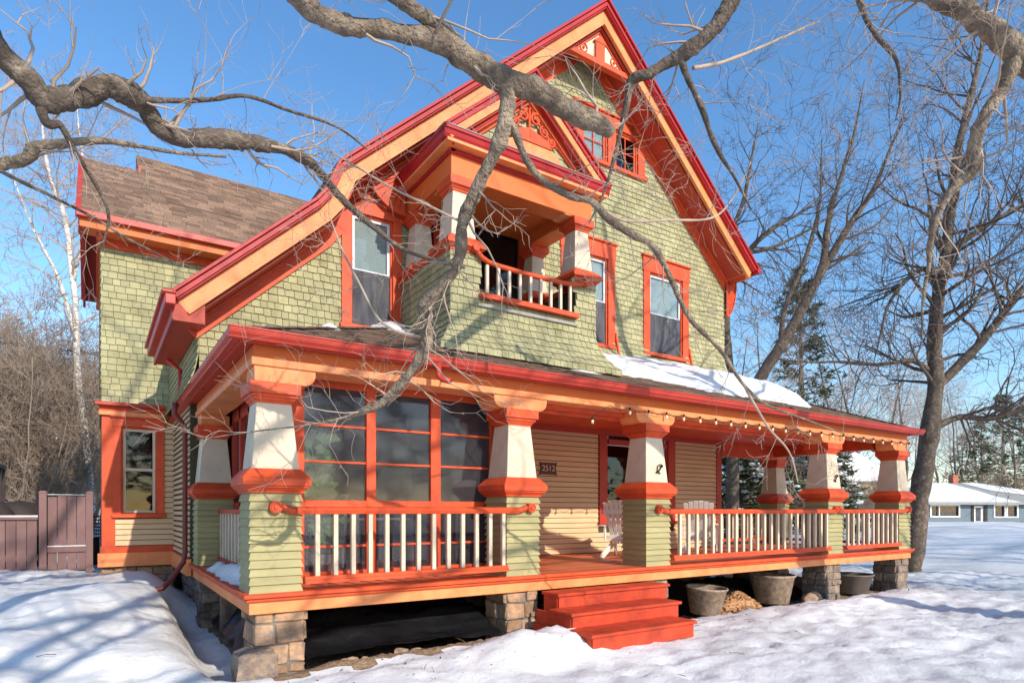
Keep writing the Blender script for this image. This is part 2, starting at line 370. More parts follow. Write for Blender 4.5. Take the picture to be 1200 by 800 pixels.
# ================================================================ HOUSE
H=thing('house','sage shingled two storey house with orange and red trim and a wide front porch','house',(5.4,2.8,0))
AP=(6.68,11.15)
RK=[(-.50,4.31),(1.27,5.93),(1.42,6.12),(1.60,6.56),AP,(11.24,7.10)]     # outer rake line of the front gable (x,z)
FX=XF(2.8)
win1=(2.0,2.68,4.46,6.2);win2=(6.27,7.27,4.9,6.62);win3=(8.45,9.46,4.93,6.62);att1=(7.47,8.1,8.53,9.3);att0=(6.62,7.27,8.53,9.3)
bdoor=(3.55,5.15,4.4,6.55)
gw=(7.25,9.0,1.38,3.4)
wallo=[(3.3,.6),(10.75,.6),(10.85,3.3),(10.85,7.2),(6.68,10.98),(1.6,6.38),(1.3,5.8),(-.1,4.5),(-.1,3.3),(3.3,3.3)]
m=MB(FX);holes=[win1,win2,win3,att1,att0,bdoor,gw]
wallpanel(m,wallo,holes)
fw=m.build('front_wall',M_BACK,H)
# shingles on the gable
def flr(x,v):
    h=.75 if x>2.9 else .35
    f=0
    d=v-(4.72 if x>5.6 else 4.3)
    return .13*(1-max(0,d)/.45)**2 if d<.45 else 0
m=MB(FX)
pad=.08
hs=[(h[0]-pad,h[1]+pad,h[2]-pad,h[3]+pad) for h in (win1,win2,win3,att1,att0,bdoor)]+[(3.0,5.3,4.0,6.7)]
A=[(1.6,4.0),(10.9,4.0),(10.9,7.15),(6.68,10.9),(1.6,6.3)]
B=[(-.1,3.3),(1.6,3.3),(1.6,6.1),(1.3,5.75),(-.1,4.4)]
shingles(m,[A,B],hs,flare=lambda x,v:flr(x,v) if x>5.4 else 0,scales=(9.6,10.5),seed=3,e=.108,wr=(.09,.15))
m.build('gable_shingles',M_SHIN,H,fix=False)
m=MB();m.prism([(2.8-.14,4.5),(2.8-.13,4.75),(2.8-.05,4.95),(2.8,5.15),(2.8,4.5)],10.84,10.9,'x');m.build('flare_end',M_SHIN,H)
# side and rear walls
m=MB(XL(-.1+.0));wallpanel(m,[(2.95,3.3),(6.94,3.3),(6.94,4.75),(2.95,4.75)],[],.12);m.build('side_wall',M_BACK,H)
m=MB(XL(-.1));shingles(m,[[(2.8,3.3),(6.93,3.3),(6.93,4.75),(2.8,4.75)]],[],seed=5,e=.108,wr=(.09,.15),flare=lambda x,v:.12*(1-(v-3.3)/.6)**2 if v<3.9 else 0);m.build('side_shingles',M_SHIN,H,fix=False)
m=MB(XL(-.02));claps(m,4.4,6.92,.86,3.3,[],e=.095);m.build('side_clapboards',M_SIDE,H,fix=False)
m=MB();m.box(-.03,.1,4.36,6.93,.6,3.32);m.box(.1,3.3,4.36,4.46,.6,3.32);m.build('side_wall',M_BACK,H)
m=MB();m.box(10.6,10.75,2.96,13,.6,7.2);m.box(3.4,10.6,12.9,13,.6,7);m.box(3.2,3.3,11.8,13,.6,7);m.build('rear_wall',M_SHIN,H)
m=MB();m.box(10.72,10.78,2.86,12.9,7.0,7.1);m.build('right_frieze',M_SALM,H)
# floors inside (block light between storeys)
m=MB();m.box(.1,10.6,2.96,12.8,.62,.74);m.box(.1,10.6,2.96,12.8,3.55,4.2);m.box(3.4,10.0,2.96,12.8,7.4,7.5)
m.box(3.4,10.6,5.6,5.7,.74,3.55);m.box(3.0,10.4,5.6,5.7,4.2,7.0);m.box(5,8.4,4.5,4.6,7.5,9.3);m.box(5.4,5.5,2.96,5.6,4.3,7.4);m.box(3.0,3.1,2.96,5.6,.74,3.55);m.build('interior',M_DIM,H)
# main gable roof
m=MB()
A_=[(1.60,6.58),AP,(11.24,7.10)]
U_=offset_line(A_,-.0)
band(m,A_,.01,.10,2.27,12.5);L_=[(-.50,4.31),(1.27,5.93),(1.42,6.12),(1.62,6.58)]
band(m,L_,.01,.10,2.27,5.3);m.build('main_roof',M_ROOF,H)
# rake mouldings
m=MB();band(m,RK,.0,.04,2.10,2.26);band(m,RK,.04,.105,2.14,2.26);band(m,RK,.105,.125,2.165,2.26);m.build('rake_crown',M_RED,H,bevel=.004)
m=MB();band(m,RK,.125,.31,2.24,2.30);band(m,RK,.285,.325,2.215,2.245);m.build('rake_board',M_PEACH,H,bevel=.004)
m=MB();band(m,RK,.325,.355,2.305,2.79);m.build('rake_soffit',M_BRICK,H)
m=MB();band(m,RK,.356,.54,2.755,2.795);band(m,RK,.355,.40,2.71,2.754);m.build('rake_frieze',M_SALM,H,bevel=.004)
# eave returns at both ends
m=MB()
m.box(-.56,-.44,2.12,5.32,4.14,4.27);m.box(-.60,-.44,2.10,5.34,4.27,4.31);m.build('left_gutter',M_GUT,H,bevel=.01)
m=MB();m.box(-.46,-.1,2.245,2.3,3.98,4.3);m.box(-.45,-.12,2.3,5.3,4.02,4.08);m.box(-.47,-.44,2.26,5.3,4.0,4.14);m.build('left_soffit',M_BRICK,H)
m=MB();m.box(10.9,11.24,2.3,12.5,6.92,6.97);m.build('right_soffit',M_PEACH,H)
m=MB();m.box(11.2,11.32,2.12,12.5,6.98,7.1);m.build('right_gutter',M_RED,H)
# fan brackets
def fan(cx,cz,r,a0,a1,y,name='fan_bracket',sx=1):
    m=MB();n=9
    for i in range(n):
        t0=a0+(a1-a0)*i/n;t1=a0+(a1-a0)*(i+.72)/n
        q=[(cx+.15*r*math.cos(t0),cz+.15*r*math.sin(t0))]+[(cx+r*math.cos(t0+(t1-t0)*k/3),cz+r*math.sin(t0+(t1-t0)*k/3)) for k in range(4)]+[(cx+.15*r*math.cos(t1),cz+.15*r*math.sin(t1))]
        m.prism(q,y-.05,y,'y')
    q=[(cx,cz)]+[(cx+r*.97*math.cos(a0+(a1-a0)*k/8),cz+r*.97*math.sin(a0+(a1-a0)*k/8)) for k in range(9)]
    m.prism(q,y-.028,y-.001,'y')
    k0=[(cx+(r+.05)*math.cos(a0+(a1-a0)*k/12),cz+(r+.05)*math.sin(a0+(a1-a0)*k/12)) for k in range(13)]
    for i in range(12):
        a,b=k0[i],k0[i+1];c=(cx+r*math.cos(a0+(a1-a0)*(i+1)/12),cz+r*math.sin(a0+(a1-a0)*(i+1)/12));d=(cx+r*math.cos(a0+(a1-a0)*i/12),cz+r*math.sin(a0+(a1-a0)*i/12))
        m.prism([a,b,c,d],y-.07,y,'y')
    for v in m.v:v.x=cx+(v.x-cx)*sx
    return m.build(name,M_SALM,H)
fan(10.88,6.93,.80,-math.pi/2,0,2.76,sx=.40)
fan(2.86,6.95,.62,math.pi*1.0,math.pi*1.5,2.7)
# peak ornament
m=MB();
tri=[(5.96,10.08),(7.4,10.08),(6.68,10.72)]
m.prism(tri,2.38,2.42,'y');po=m.build('peak_panel',M_CREAM,H)
m=MB();m.box(5.9,7.46,2.32,2.44,10.0,10.10);m.box(6.57,6.79,2.33,2.379,10.10,10.42);m.prism([(6.52,10.42),(6.84,10.42),(6.68,10.56)],2.32,2.379,'y')
for x in (6.30,7.06):
    m.tube([(x+.085*math.cos(a*.5),2.37,10.22+.085*math.sin(a*.5)) for a in range(13)],.016,5);m.prism([(x+.03*math.cos(a),10.22+.03*math.sin(a)) for a in range(6)],2.35,2.379,'y')
band(m,[(6.05,10.1),(6.68,10.66),(7.31,10.1)],0,.035,2.355,2.379)
m.build('peak_ornament',M_SALM,po,bevel=.004)
# windows of the gable
window(H,FX,win1,None,head=.22,jamb=.15,meet=5.33,blind=(5.3,6.15),low=5.33)
window(H,FX,win2,None,head=.3,jamb=.19,meet=5.75,blind=(5.75,6.58),low=5.75,munt=(5.05,))
window(H,FX,win3,None,head=.3,jamb=.19,meet=5.77,blind=(5.8,6.58),low=5.77,munt=(5.05,))
window(H,FX,att1,None,head=.2,jamb=.1,jr=.2,meet=False,munt=[(7.79,'v'),(8.92,'h')],sashmat=M_SALM)
window(H,XF(2.804),att0,None,head=.2,jamb=.2,jr=.098,meet=False,munt=[(6.94,'v'),(8.92,'h')],sashmat=M_SALM,blind=(8.55,9.28))
window(H,FX,bdoor,None,head=.2,jamb=.15,meet=False,munt=[(4.35,'v'),(5.9,'h')],sashmat=M_BLACK,cas_mat=M_BRICK,cap=False)
# flared side of window 3 casings
for x in (7.47,9.66):
    m=MB();m.prism([(2.8-.17,4.6),(2.8-.06,5.15),(2.8-.03,5.2),(2.8,5.2),(2.8,4.6)],x-.02,x+.02,'x');m.build('casing_foot',M_SALM,H)

# ---------------- wing on the left
FW=XF(6.94)
wwin=(-.88,-.30,1.54,3.14)
m=MB(FW);wallpanel(m,[(-1.17,.57),(-.03,.57),(-.03,3.3),(3.3,3.3),(3.3,6.6),(-1.17,6.6)],[wwin]);m.build('wing_wall',M_BACK,H)
m=MB(FW)
wf=lambda x,v:.13*(1-(v-3.55)/.6)**2 if v<4.15 else 0
shingles(m,[[(-1.18,3.55),(3.3,3.55),(3.3,6.6),(-1.18,6.6)]],[(-.05,3.3,3.3,4.6)],seed=8,flare=wf,e=.12,wr=(.11,.18));m.build('wing_shingles',M_SHIN,H,fix=False)
m=MB(XL(-1.17));wallpanel(m,[(6.94,.57),(11.4,.57),(11.4,6.6),(9.1,8.7),(6.94,6.6)],[]);m.build('wing_side_wall',M_BACK,H)
m=MB(XL(-1.18));shingles(m,[[(6.93,3.55),(11.4,3.55),(11.4,6.6),(9.1,8.7),(6.93,6.6)]],[],seed=9,e=.14);m.build('wing_side_shingles',M_SHIN,H,fix=False)
m=MB();m.box(-1.17,3.3,11.25,11.4,.57,6.6);m.build('wing_rear_wall',M_SHIN,H)
m=MB(FW);claps(m,-.97,-.02,.95,3.35,[(-.92,-.2,1.5,3.28)],e=.1);m.build('wing_clapboards',M_SIDE,H,fix=False)
m=MB(FW);m.box(-1.18,-.97,.93,3.36,0,.03);m.box(-1.2,-.02,.83,.95,0,.04);m.box(-1.22,-.02,3.34,3.5,0,.05);m.build('wing_corner_board',M_SALM,H,bevel=.004)
m=MB(FW);m.box(-1.22,-.05,3.33,3.4,.05,.09);m.build('wing_frieze_strip',M_PEACH,H);m=MB(FW);m.box(-1.24,-.0,.58,.83,0,.07);m.build('wing_water_table',M_PEACH,H,bevel=.004)
m=MB(FW);m.box(-1.28,-.0,3.50,3.56,0,.17);m.build('wing_belt',M_BRICK,H)
window(H,FW,wwin,None,head=.16,jamb=.115,meet=2.36,sashmat=M_CREAM)
m=MB();m.box(-1.12,3.2,8.6,8.7,.6,3.4);m.box(-1.12,3.2,7.1,8.7,3.35,3.4);m.box(3.15,3.2,7.1,8.6,.6,3.35);m.box(-1.12,3.2,7.1,8.6,.6,.65);m.box(-.35,-.1,7.5,8.4,.65,1.7);m.build('wing_light_blocker',M_DIM,H)  # dim box added behind the wing window to keep stray light out
m=MB();m.box(-1.2,-.02,7.02,7.22,-.1,.58);m.build('wing_foundation',M_STONE,H)
# foundation stones
def stones(mb,x0,x1,y0,y1,z0,z1,rng,cs=(.12,.2),fronts=True,sz=(.15,.34)):
    z=z0
    while z<z1-.02:
        h=min(rng.uniform(*cs),z1-z)
        if z1-(z+h)<.06:h=z1-z
        for face in range(4):
            L=(x1-x0) if face in(0,2) else (y1-y0);a=0
            while a<L-.001:
                w_=rng.uniform(*sz)
                if L-a-w_<.1:w_=L-a
                p=rng.uniform(.0,.03);g=.008
                u0,u1=a+g,a+w_-g
                if face==0:bx=(x0+u0,x0+u1,y0-p,y0+.1)
                elif face==2:bx=(x0+u0,x0+u1,y1-.1,y1+p)
                elif face==1:bx=(x1-.1,x1+p,y0+u0,y0+u1)
                else:bx=(x0-p,x0+.1,y0+u0,y0+u1)
                n0=len(mb.v);mb.box(bx[0],bx[1],bx[2],bx[3],z+g,z+h-g)
                for k in range(n0,len(mb.v)):mb.v[k]+=V((rng.uniform(-.018,.018),rng.uniform(-.018,.018),rng.uniform(-.016,.016)))
                a+=w_
        z+=h
rs=random.Random(4)
m=MB();stones(m,-1.2,-.02,7.0,7.25,.0,.57,rs,cs=(.1,.16),sz=(.12,.28));m.build('wing_foundation_stones',M_STONE2,H,bevel=.02)
m=MB();stones(m,.15,.35,4.3,7.0,-.1,.57,rs);m.build('side_foundation_stones',M_STONE,H,bevel=.02)
m=MB();m.box(.2,10.6,2.95,3.1,-.1,.6);m.build('porch_inner_foundation',M_STONE,H)
# side water table under clapboards
m=MB();m.box(-.09,-.02,4.35,6.93,.58,.84);m.build('side_water_table',M_PEACH,H)
m=MB();m.box(-.13,-.02,2.9,6.9,3.26,3.33);m.build('side_belt',M_BRICK,H)
# wing roof: front slope, low ridge at the left gable end and a higher ridge behind
ws=math.atan2(8.9-6.75,2.6);cw,sw=math.cos(ws),math.sin(ws)
def slope(mb,O,U,Vv,polys,mat_e,seed,wr=(.25,.33),t=.012):
    O=V(O);U=V(U).normalized();Vv=V(Vv).normalized();mb.fr=(O,U,Vv,U.cross(Vv));shingles(mb,polys,[],e=mat_e,wr=wr,t=t,seed=seed,gap=.006,jit=.002)
m=MB()
sl1=math.hypot(2.6,2.15);sl2=math.hypot(3.6,2.98)
slope(m,(0,6.5,6.75),(1,0,0),(0,cw,sw),[[(-1.5,0),(-.5,0),(-.5,sl1),(-1.5,sl1)],[(-.5,0),(8,0),(8,sl2),(-.5,sl2)]],.135,21)
m.build('wing_roof_shingles',M_ROOF2,H,fix=False)
m=MB()
def yz(y,z):return (y,z)
m.prism([(6.5,6.66),(9.1,8.81),(11.7,6.66),(11.7,6.74),(9.1,8.895),(6.5,6.745)],-1.48,-.49,'x')
m.prism([(6.5,6.66),(10.1,9.64),(13.6,6.66),(13.6,6.74),(10.1,9.72),(6.5,6.745)],-.49,7.5,'x');m.build('wing_roof',M_ROOF,H)
m=MB();m.box(-.51,-.46,9.0,10.2,8.7,9.0);m.prism([(9.1,8.8),(10.1,9.66),(11.2,8.75),(10.1,8.75)],-.50,-.45,'x');m.build('roof_step_trim',M_BRICK,H)
m=MB();m.box(-1.55,3.2,6.38,6.5,6.64,6.76);m.build('wing_gutter',M_GUT,H,bevel=.01)
m=MB();m.box(-1.48,3.2,6.5,6.92,6.52,6.58);m.box(-1.5,3.2,6.48,6.53,6.50,6.66);m.build('wing_soffit',M_ORANGE,H)
m=MB(FW);m.box(-1.2,3.2,6.36,6.53,0,.05);m.build('wing_frieze',M_SALM,H)
WR=[(6.46,6.76),(9.1,8.93),(11.74,6.76)]
m=MB();band(m,WR,.0,.13,-1.56,-1.48,'x');m.build('wing_rake_crown',M_GUT,H)
m=MB();band(m,WR,.13,.42,-1.52,-1.47,'x');band(m,WR,.10,.13,-1.5,-1.17,'x');m.build('wing_rake_board',M_BRICK,H)
m=MB();band(m,WR,.16,.45,-1.26,-1.18,'x');m.build('wing_rake_frieze',M_SALM,H)

# ================================================================ PORCH
# roof (hipped at both front corners)
ps=.4;pe=3.36;pa=math.atan(ps);cpa,spa=math.cos(pa),math.sin(pa)
x0,x1,y0=-.1,13.7,-.1
m=MB()
L=2.95/cpa
slope(m,(0,y0,pe),(1,0,0),(0,cpa,spa),[[(x0,0),(x1,0),(x1-L*cpa,L),(x0+L*cpa,L)]],.13,31)
m.fr=None
slope(m,(x1,0,pe),(0,1,0),(-cpa,0,spa),[[(y0,0),(3.75,0),(3.75,3.1/cpa),(y0+3.1,3.1/cpa)]],.13,33)
slope(m,(x0,0,pe),(0,-1,0),(cpa,0,spa),[[(-4.5,0),(-y0,0),(-y0-L*cpa,L),(-4.5,L)]],.13,34)
m.build('porch_roof_shingles',M_ROOF,H,fix=False)
m=MB()
def sheet(mb,pts,t=.06):
    n=len(pts);mb.add([tuple(p) for p in pts]+[(p[0],p[1],p[2]-t) for p in pts],[tuple(range(n)),tuple(range(2*n-1,n-1,-1))]+[(i,(i+1)%n,(i+1)%n+n,i+n) for i in range(n)])
d=2.89;z=pe-.014;zt=z+ps*d
sheet(m,[(x0+.002,y0,z),(x1-.002,y0,z),(x1-d,y0+d,zt),(x0+d,y0+d,zt)])
sheet(m,[(x1,y0,z),(x1,3.8,z),(x1-3.1,3.8,z+ps*3.1),(x1-3.1,y0+3.1,z+ps*3.1)])
sheet(m,[(x0,y0,z),(x0+d,y0+d,zt),(x0+d,3.1,zt),(x0+.12,3.1,z+.05),(x0+.12,4.5,z+.05),(x0,4.5,z)])
m.build('porch_roof',M_ROOF,H)
# hip caps
m=MB();rh=random.Random(5)
for i in range(20):
    t=i*.15
    for (cx,sx) in ((x0,1),(x1,-1)):
        p=V((cx+sx*t,y0+t,pe+ps*t+.02));q=V((cx+sx*(t+.2),y0+t+.2,pe+ps*(t+.2)+.015))
        w_=.07;m.add([p+V((w_,-sx*w_,-.016)),p+V((-w_,sx*w_,-.016)),p+V((0,0,.012)),q+V((w_,-sx*w_,-.016)),q+V((-w_,sx*w_,-.016)),q+V((0,0,.006))],[(0,2,5,3),(2,1,4,5),(0,1,2),(3,5,4)])
m.build('hip_cap',M_ROOF,H)
# gutters, soffit, beam
def gutter(mb,xa,xb,y,z,ax='x',s=1):
    prof=[(y-.0*s,z),(y-.11*s,z),(y-.115*s,z-.02),(y-.105*s,z-.055),(y-.075*s,z-.085),(y-.07*s,z-.10),(y,z-.10)]
    mb.prism(prof,xa,xb,ax)
m=MB();gutter(m,-.215,13.8,-.1,3.355);m.box(-.215,13.8,-.225,-.1,3.345,3.362);m.box(-.1,13.7,-.1,-.07,3.24,3.37);m.build('front_gutter',M_GUT,H,bevel=.003)
m=MB();m.prism([(-.1,3.355),(-.21,3.355),(-.215,3.335),(-.205,3.3),(-.175,3.27),(-.17,3.255),(-.1,3.255)],-.09,4.5,'y');m.box(-.1,-.07,-.07,4.5,3.24,3.35);m.build('side_gutter',M_GUT,H,bevel=.003)
m=MB();m.prism([(13.7,3.355),(13.81,3.355),(13.80,3.3),(13.77,3.255),(13.7,3.255)],-.09,3.8,'y');m.build('right_gutter',M_GUT,H,bevel=.003)
m=MB();m.box(-.07,13.68,-.07,.05,3.27,3.30);m.box(-.07,.05,.05,4.45,3.27,3.30);m.box(13.57,13.68,.05,3.8,3.27,3.30);m.build('eave_soffit',M_BRICK,H)
m=MB()
m.box(.05,13.57,.05,.40,3.075,3.27);m.box(.05,.40,.40,4.3,3.075,3.27);m.box(13.2,13.57,.40,3.4,3.075,3.27)
m.box(10.9,13.2,3.05,3.4,2.98,3.27);m.build('porch_frieze',M_ORANGE,H,bevel=.006)  # gutter shade is put into the deeper orange here
m=MB();m.box(.03,13.59,.03,.40,3.06,3.14);m.box(.03,.40,.40,4.3,3.06,3.14);m.build('porch_beam',M_PEACH,H,bevel=.006)
m=MB();m.box(3.6,10.7,.42,.48,2.96,3.2);m.box(3.62,10.7,.3,.42,3.0,3.058);m.box(13.0,13.2,.5,3.05,2.95,3.2);m.box(10.8,13.2,2.95,3.05,2.88,3.2);m.build('inner_beam',M_SALM,H)
m=MB()
for i in range(30):
    y=.4+i*.1;m.box(3.45,13.2,y+.003,y+.097,3.2,3.22)
m.box(.4,3.5,.4,3,3.2,3.22)
m.build('porch_ceiling',M_SALM,H)

# columns
def column(cx,cy,bl=(-1,1),front=True,pier=True,rng=random.Random(9)):
    m=MB();z=.77;n=12;e=(1.78-.77)/n
    for i in range(n):
        m.frus(cx,cy,z+i*e,z+(i+1)*e,.266+rng.uniform(-.004,.004),.242)
    c=m.build('column',M_CLADG,H,origin=(cx,cy,.77))
    m=MB();m.frus(cx,cy,2.02,2.70,.232,.172);m.build('shaft',M_CREAM,c,bevel=.006)
    m=MB();m.frus(cx,cy,1.78,1.80,.275,.275);m.frus(cx,cy,1.80,1.83,.275,.305);m.frus(cx,cy,1.83,1.85,.315,.315);m.frus(cx,cy,1.85,1.925,.33,.335);m.frus(cx,cy,1.925,2.025,.335,.25);m.build('base_cap',M_SALM,c,bevel=.005)
    m=MB();m.frus(cx,cy,2.695,2.72,.182,.185);m.frus(cx,cy,2.72,2.755,.19,.215);m.frus(cx,cy,2.755,2.785,.225,.225);m.frus(cx,cy,2.785,2.9,.25,.25);m.build('capital',M_SALM,c,bevel=.005)
    # bracket block with quarter-round ends
    def prof(a,b,za,zb,r):
        q=[(a,zb)]
        if a<cxx-.3 or a<cyy-.3:q+=[(a+r-r*math.cos(t),za+r-r*math.sin(t)) for t in [i*math.pi/12 for i in range(7)]]
        else:q+=[(a,za)]
        if b>cxx+.3:q+=[(b-r+r*math.sin(t),za+r-r*math.cos(t)) for t in [i*math.pi/12 for i in range(7)]]
        else:q+=[(b,za)]
        q+=[(b,zb)];return q
    cxx=cx;cyy=99
    a=cx-.41 if bl[0] else cx-.2;b=cx+.41 if bl[1] else cx+.2
    m=MB();r=.12;pr=[(a,3.06)]+([(a+r-r*math.cos(i*math.pi/12),2.9+r-r*math.sin(i*math.pi/12)) for i in range(7)] if bl[0] else [(a,2.9)])
    pr+=([(b-r+r*math.sin(i*math.pi/12),2.9+r-r*math.cos(i*math.pi/12)) for i in range(7)] if bl[1] else [(b,2.9)])+[(b,3.06)]
    m.prism(pr,cy-.21,cy+.16,'y');m.build('bracket',M_PEACH,c,bevel=.004)
    b=cy+.41;pr=[(cy+.162,2.9),(b-r,2.9)]+[(b-r+r*math.sin(i*math.pi/12),2.9+r-r*math.cos(i*math.pi/12)) for i in range(1,7)]+[(b,3.06),(cy+.162,3.06)]
    m=MB();m.prism(pr,cx-.16,cx+.16,'x');m.build('bracket',M_PEACH,c,bevel=.004)
    return c
def pier(cx,cy,zb,rng,mt,hw=.26):
    m=MB();m.box(cx-hw+.022,cx+hw-.022,cy-hw+.022,cy+hw-.022,zb,.575)
    p=m.build('stone_pier',M_MORTAR,H)
    m=MB();stones(m,cx-hw+.015,cx+hw-.015,cy-hw+.015,cy+hw-.015,zb,.57,rng,cs=(.09,.22),sz=(.11,.34));m.build('stones',mt,p,bevel=.012)
CX=[.26,3.3,5.76,10.62,13.36]
for i,cx in enumerate(CX):
    column(cx,.26,bl=(i>0,i<4));pier(cx+(.02 if i else .05),.31,-.35,rs,M_STONE2 if i<2 else M_STONE)
column(.26,4.1,bl=(0,0));pier(.3,4.1,-.2,rs,M_STONE)
column(13.36,3.15,bl=(1,0));pier(13.36,3.15,-.35,rs,M_STONE)

# deck
m=MB()
for i in range(33):
    y=.07+i*.1
    m.box(.02,13.6,y+.002,y+.098,.74,.768+rs.uniform(-.0015,.0015))
for i in range(12):
    y=3.37+i*.1;m.box(.02,.5,y+.002,y+.098,.74,.766)
m.build('deck_floor',M_DECK,H)
m=MB();m.box(-.06,13.68,-.06,.06,.725,.772);m.box(-.06,.06,.06,4.4,.725,.772);m.box(13.56,13.68,.06,3.5,.725,.772);m.box(-.035,13.655,-.035,.02,.69,.725);m.box(-.035,.02,.02,4.4,.69,.725);m.build('deck_nosing',M_SALM,H,bevel=.008)
m=MB();m.box(.0,13.62,.0,.045,.565,.69);m.box(.0,.045,.045,4.35,.565,.69);m.box(13.57,13.62,.045,3.45,.565,.69);m.build('deck_fascia',M_PEACH,H,bevel=.004)
m=MB()
for k in range(18):m.box(.4+k*.75,.44+k*.75,.05,3.2,.56,.735)
m.box(.06,13.5,1.5,1.6,.55,.74);m.build('floor_joists',M_DARKW,H)

# railings
def baluster(mb,x,y,za,zb,w_=.024):
    mb.box(x-w_,x+w_,y-w_,y+w_,za,zb)
def scroll(mb,x,y,z,s,w_=.04):
    # volute: the handrail drops, curls out into a round end
    pts=[(x,y,z),(x+s*.05,y,z+.003),(x+s*.10,y,z+.02),(x+s*.15,y,z+.04)]
    mb.tube(pts,[w_,w_,w_*.95,w_*.9],10)
    n=len(mb.v);cx=x+s*.21;cz=z+.035
    mb.prism([(cx+.062*math.cos(a*math.pi/10),cz+.062*math.sin(a*math.pi/10)) for a in range(20)],y-.045,y+.04,'y')
    mb.prism([(cx+.022*math.cos(a*math.pi/8),cz+.022*math.sin(a*math.pi/8)) for a in range(16)],y-.062,y-.045,'y')
    mb.tube([(cx+.045*math.cos(a),y-.048,cz+.045*math.sin(a)) for a in [k*.5 for k in range(12)]],.007,5)
def railing(xa,xb,y,zb,zt,ea,eb,sp=.192,bw=.024,first=None,mt=M_SALM,bm=M_CREAM):
    m=MB()
    m.box(xa,xb,y-.06,y+.05,zb,zb+.035);m.box(xa,xb,y-.045,y+.04,zb+.035,zb+.075)
    m.prism([(y-.05,zt-.03),(y-.055,zt-.012),(y-.045,zt),(y-.02,zt+.012),(y+.015,zt+.012),(y+.04,zt),(y+.05,zt-.012),(y+.045,zt-.03),(y+.03,zt-.065),(y-.035,zt-.065)],xa-ea*.6,xb+eb*.6,'x')
    if ea:scroll(m,xa-ea*.55,y,zt-.03,-1)
    if eb:scroll(m,xb+eb*.55,y,zt-.03,1)
    r=m.build('railing',mt,H,bevel=.004)
    x=xa+.1 if first is None else first
    while x<xb-.03:
        m=MB();baluster(m,x,y,zb+.07,zt-.06,bw);m.build('baluster',bm,r,bevel=.003);x+=sp
    return r
railing(.53,3.03,-.02,.845,1.63,.14,.28,first=.665,sp=.1925)
railing(6.03,10.35,-.02,.845,1.615,.14,.22,first=6.2,sp=.193)
railing(10.9,13.09,-.02,.845,1.615,.25,.30,first=11.0,sp=.193)
# left side railing and right side / rear railings
def yrail(x,ya,yb,zb,zt,rm,bmat,sp=.19):
    m=MB();m.box(x-.05,x+.05,ya,yb,zb,zb+.06);m.box(x-.05,x+.05,ya,yb,zt-.06,zt)
    r=m.build('railing',rm,H,bevel=.006);y=ya+.1
    while y<yb-.04:
        m=MB();baluster(m,x,y,zb+.06,zt-.06,.03);m.build('baluster',bmat,r);y+=sp
yrail(.33,.5,3.85,.84,1.62,M_BRICK,M_CREAM,.24)
yrail(13.36,.52,2.9,.85,1.6,M_SALM,M_CREAM)
m=MB();m.box(10.8,13.1,3.1,3.2,.85,.92);m.box(10.8,13.1,3.1,3.2,1.54,1.61);r=m.build('railing',M_SALM,H)
x=10.9
while x<13.05:
    m=MB();baluster(m,x,3.15,.92,1.54);m.build('baluster',M_CREAM,r);x+=.19

# first floor front wall: clapboards, corner board, picture window
m=MB(FX);claps(m,3.3,10.6,.77,3.32,[(7.02,9.2,1.2,3.6)],e=.098);m.build('front_clapboards',M_SIDE,H,fix=False)
m=MB(FX);m.box(10.6,10.76,.77,3.2,0,.04);m.box(3.3,10.6,3.1,3.25,0,.045);m.build('corner_board',M_BRICK,H,bevel=.004)
pw=window(H,FX,gw,None,head=.05,jamb=.21,jr=.22,meet=3.0-.06,cas_mat=M_BRICK,sashmat=M_SASH,cap=False)
m=MB(FX);m.box(7.28,8.97,2.93,3.03,-.02,.035);m.build('transom_bar',M_BRICK,pw)
m=MB();random.seed(2)
pts=[]
for i in range(60):
    x=7.3+i*.028;m.tube([(x,3.0+.03*math.sin(i*1.3),3.36),(x,3.0+.03*math.sin(i*1.3+.4),2.98)],.015,4)
m.build('valance',M_CURT,pw)
for xa,xb in ((8.3,8.95),):
    m=MB()
    for i in range(22):
        x=xa+(xb-xa)*i/21;m.tube([(x,3.02+.03*math.sin(i*1.7),2.92),(x+.01,3.02+.03*math.sin(i*1.7+.3),1.4)],.02,4)
    m.build('curtain',M_CURT,pw)

# screened sun porch in the left bay of the porch
FE=XF(.62)
m=MB(FE)
for a,b in ((.5,.70),(1.43,1.55),(2.28,2.42),(3.17,3.42)):m.box(a,b,.77,3.16,-.05,.03)
m.box(.5,3.42,3.02,3.16,-.045,.025);m.box(.7,3.17,1.63,1.72,-.045,.028);m.box(.7,3.17,.77,.9,-.045,.028)
for a,b in ((1.465,1.515),(2.32,2.38),(3.15,3.2)):m.box(a,b,.9,1.42,.03,.07)
enc=m.build('sun_porch_frame',M_SALM,H,bevel=.005)
for a,b in ((.7,1.43),(1.55,2.28),(2.42,3.17)):
    m=MB(FE)
    for z in (1.185,2.165,2.585):
        m=MB(FE);m.box(a,b,z-.014,z+.014,-.03,.012);m.build('glazing_bar',M_SALM,enc,bevel=.003)
    m=MB(FE);m.box(a,b,1.72,3.02,-.012,-.006);m.box(a,b,.9,1.63,-.012,-.006);m.build('pane',M_GLASSD,enc)
m=MB();m.box(.5,.62,.67,4.0,2.95,3.16);m.box(.5,.62,.67,4.0,1.63,1.72);m.box(.5,.62,.67,4.0,.77,.9)
for y in (.67,1.3,1.95,2.6,3.25,3.9):m.box(.5,.62,y,y+.1,.77,3.16)
sf=m.build('sun_porch_side_frame',M_BRICK,H,bevel=.004)
m=MB();m.box(.555,.561,.67,4.0,.9,2.95);m.build('pane',M_GLASSD,sf)
m=MB();m.box(3.3,3.4,.67,2.78,.77,3.2);m.build('sun_porch_side_wall',M_SIDE,H)
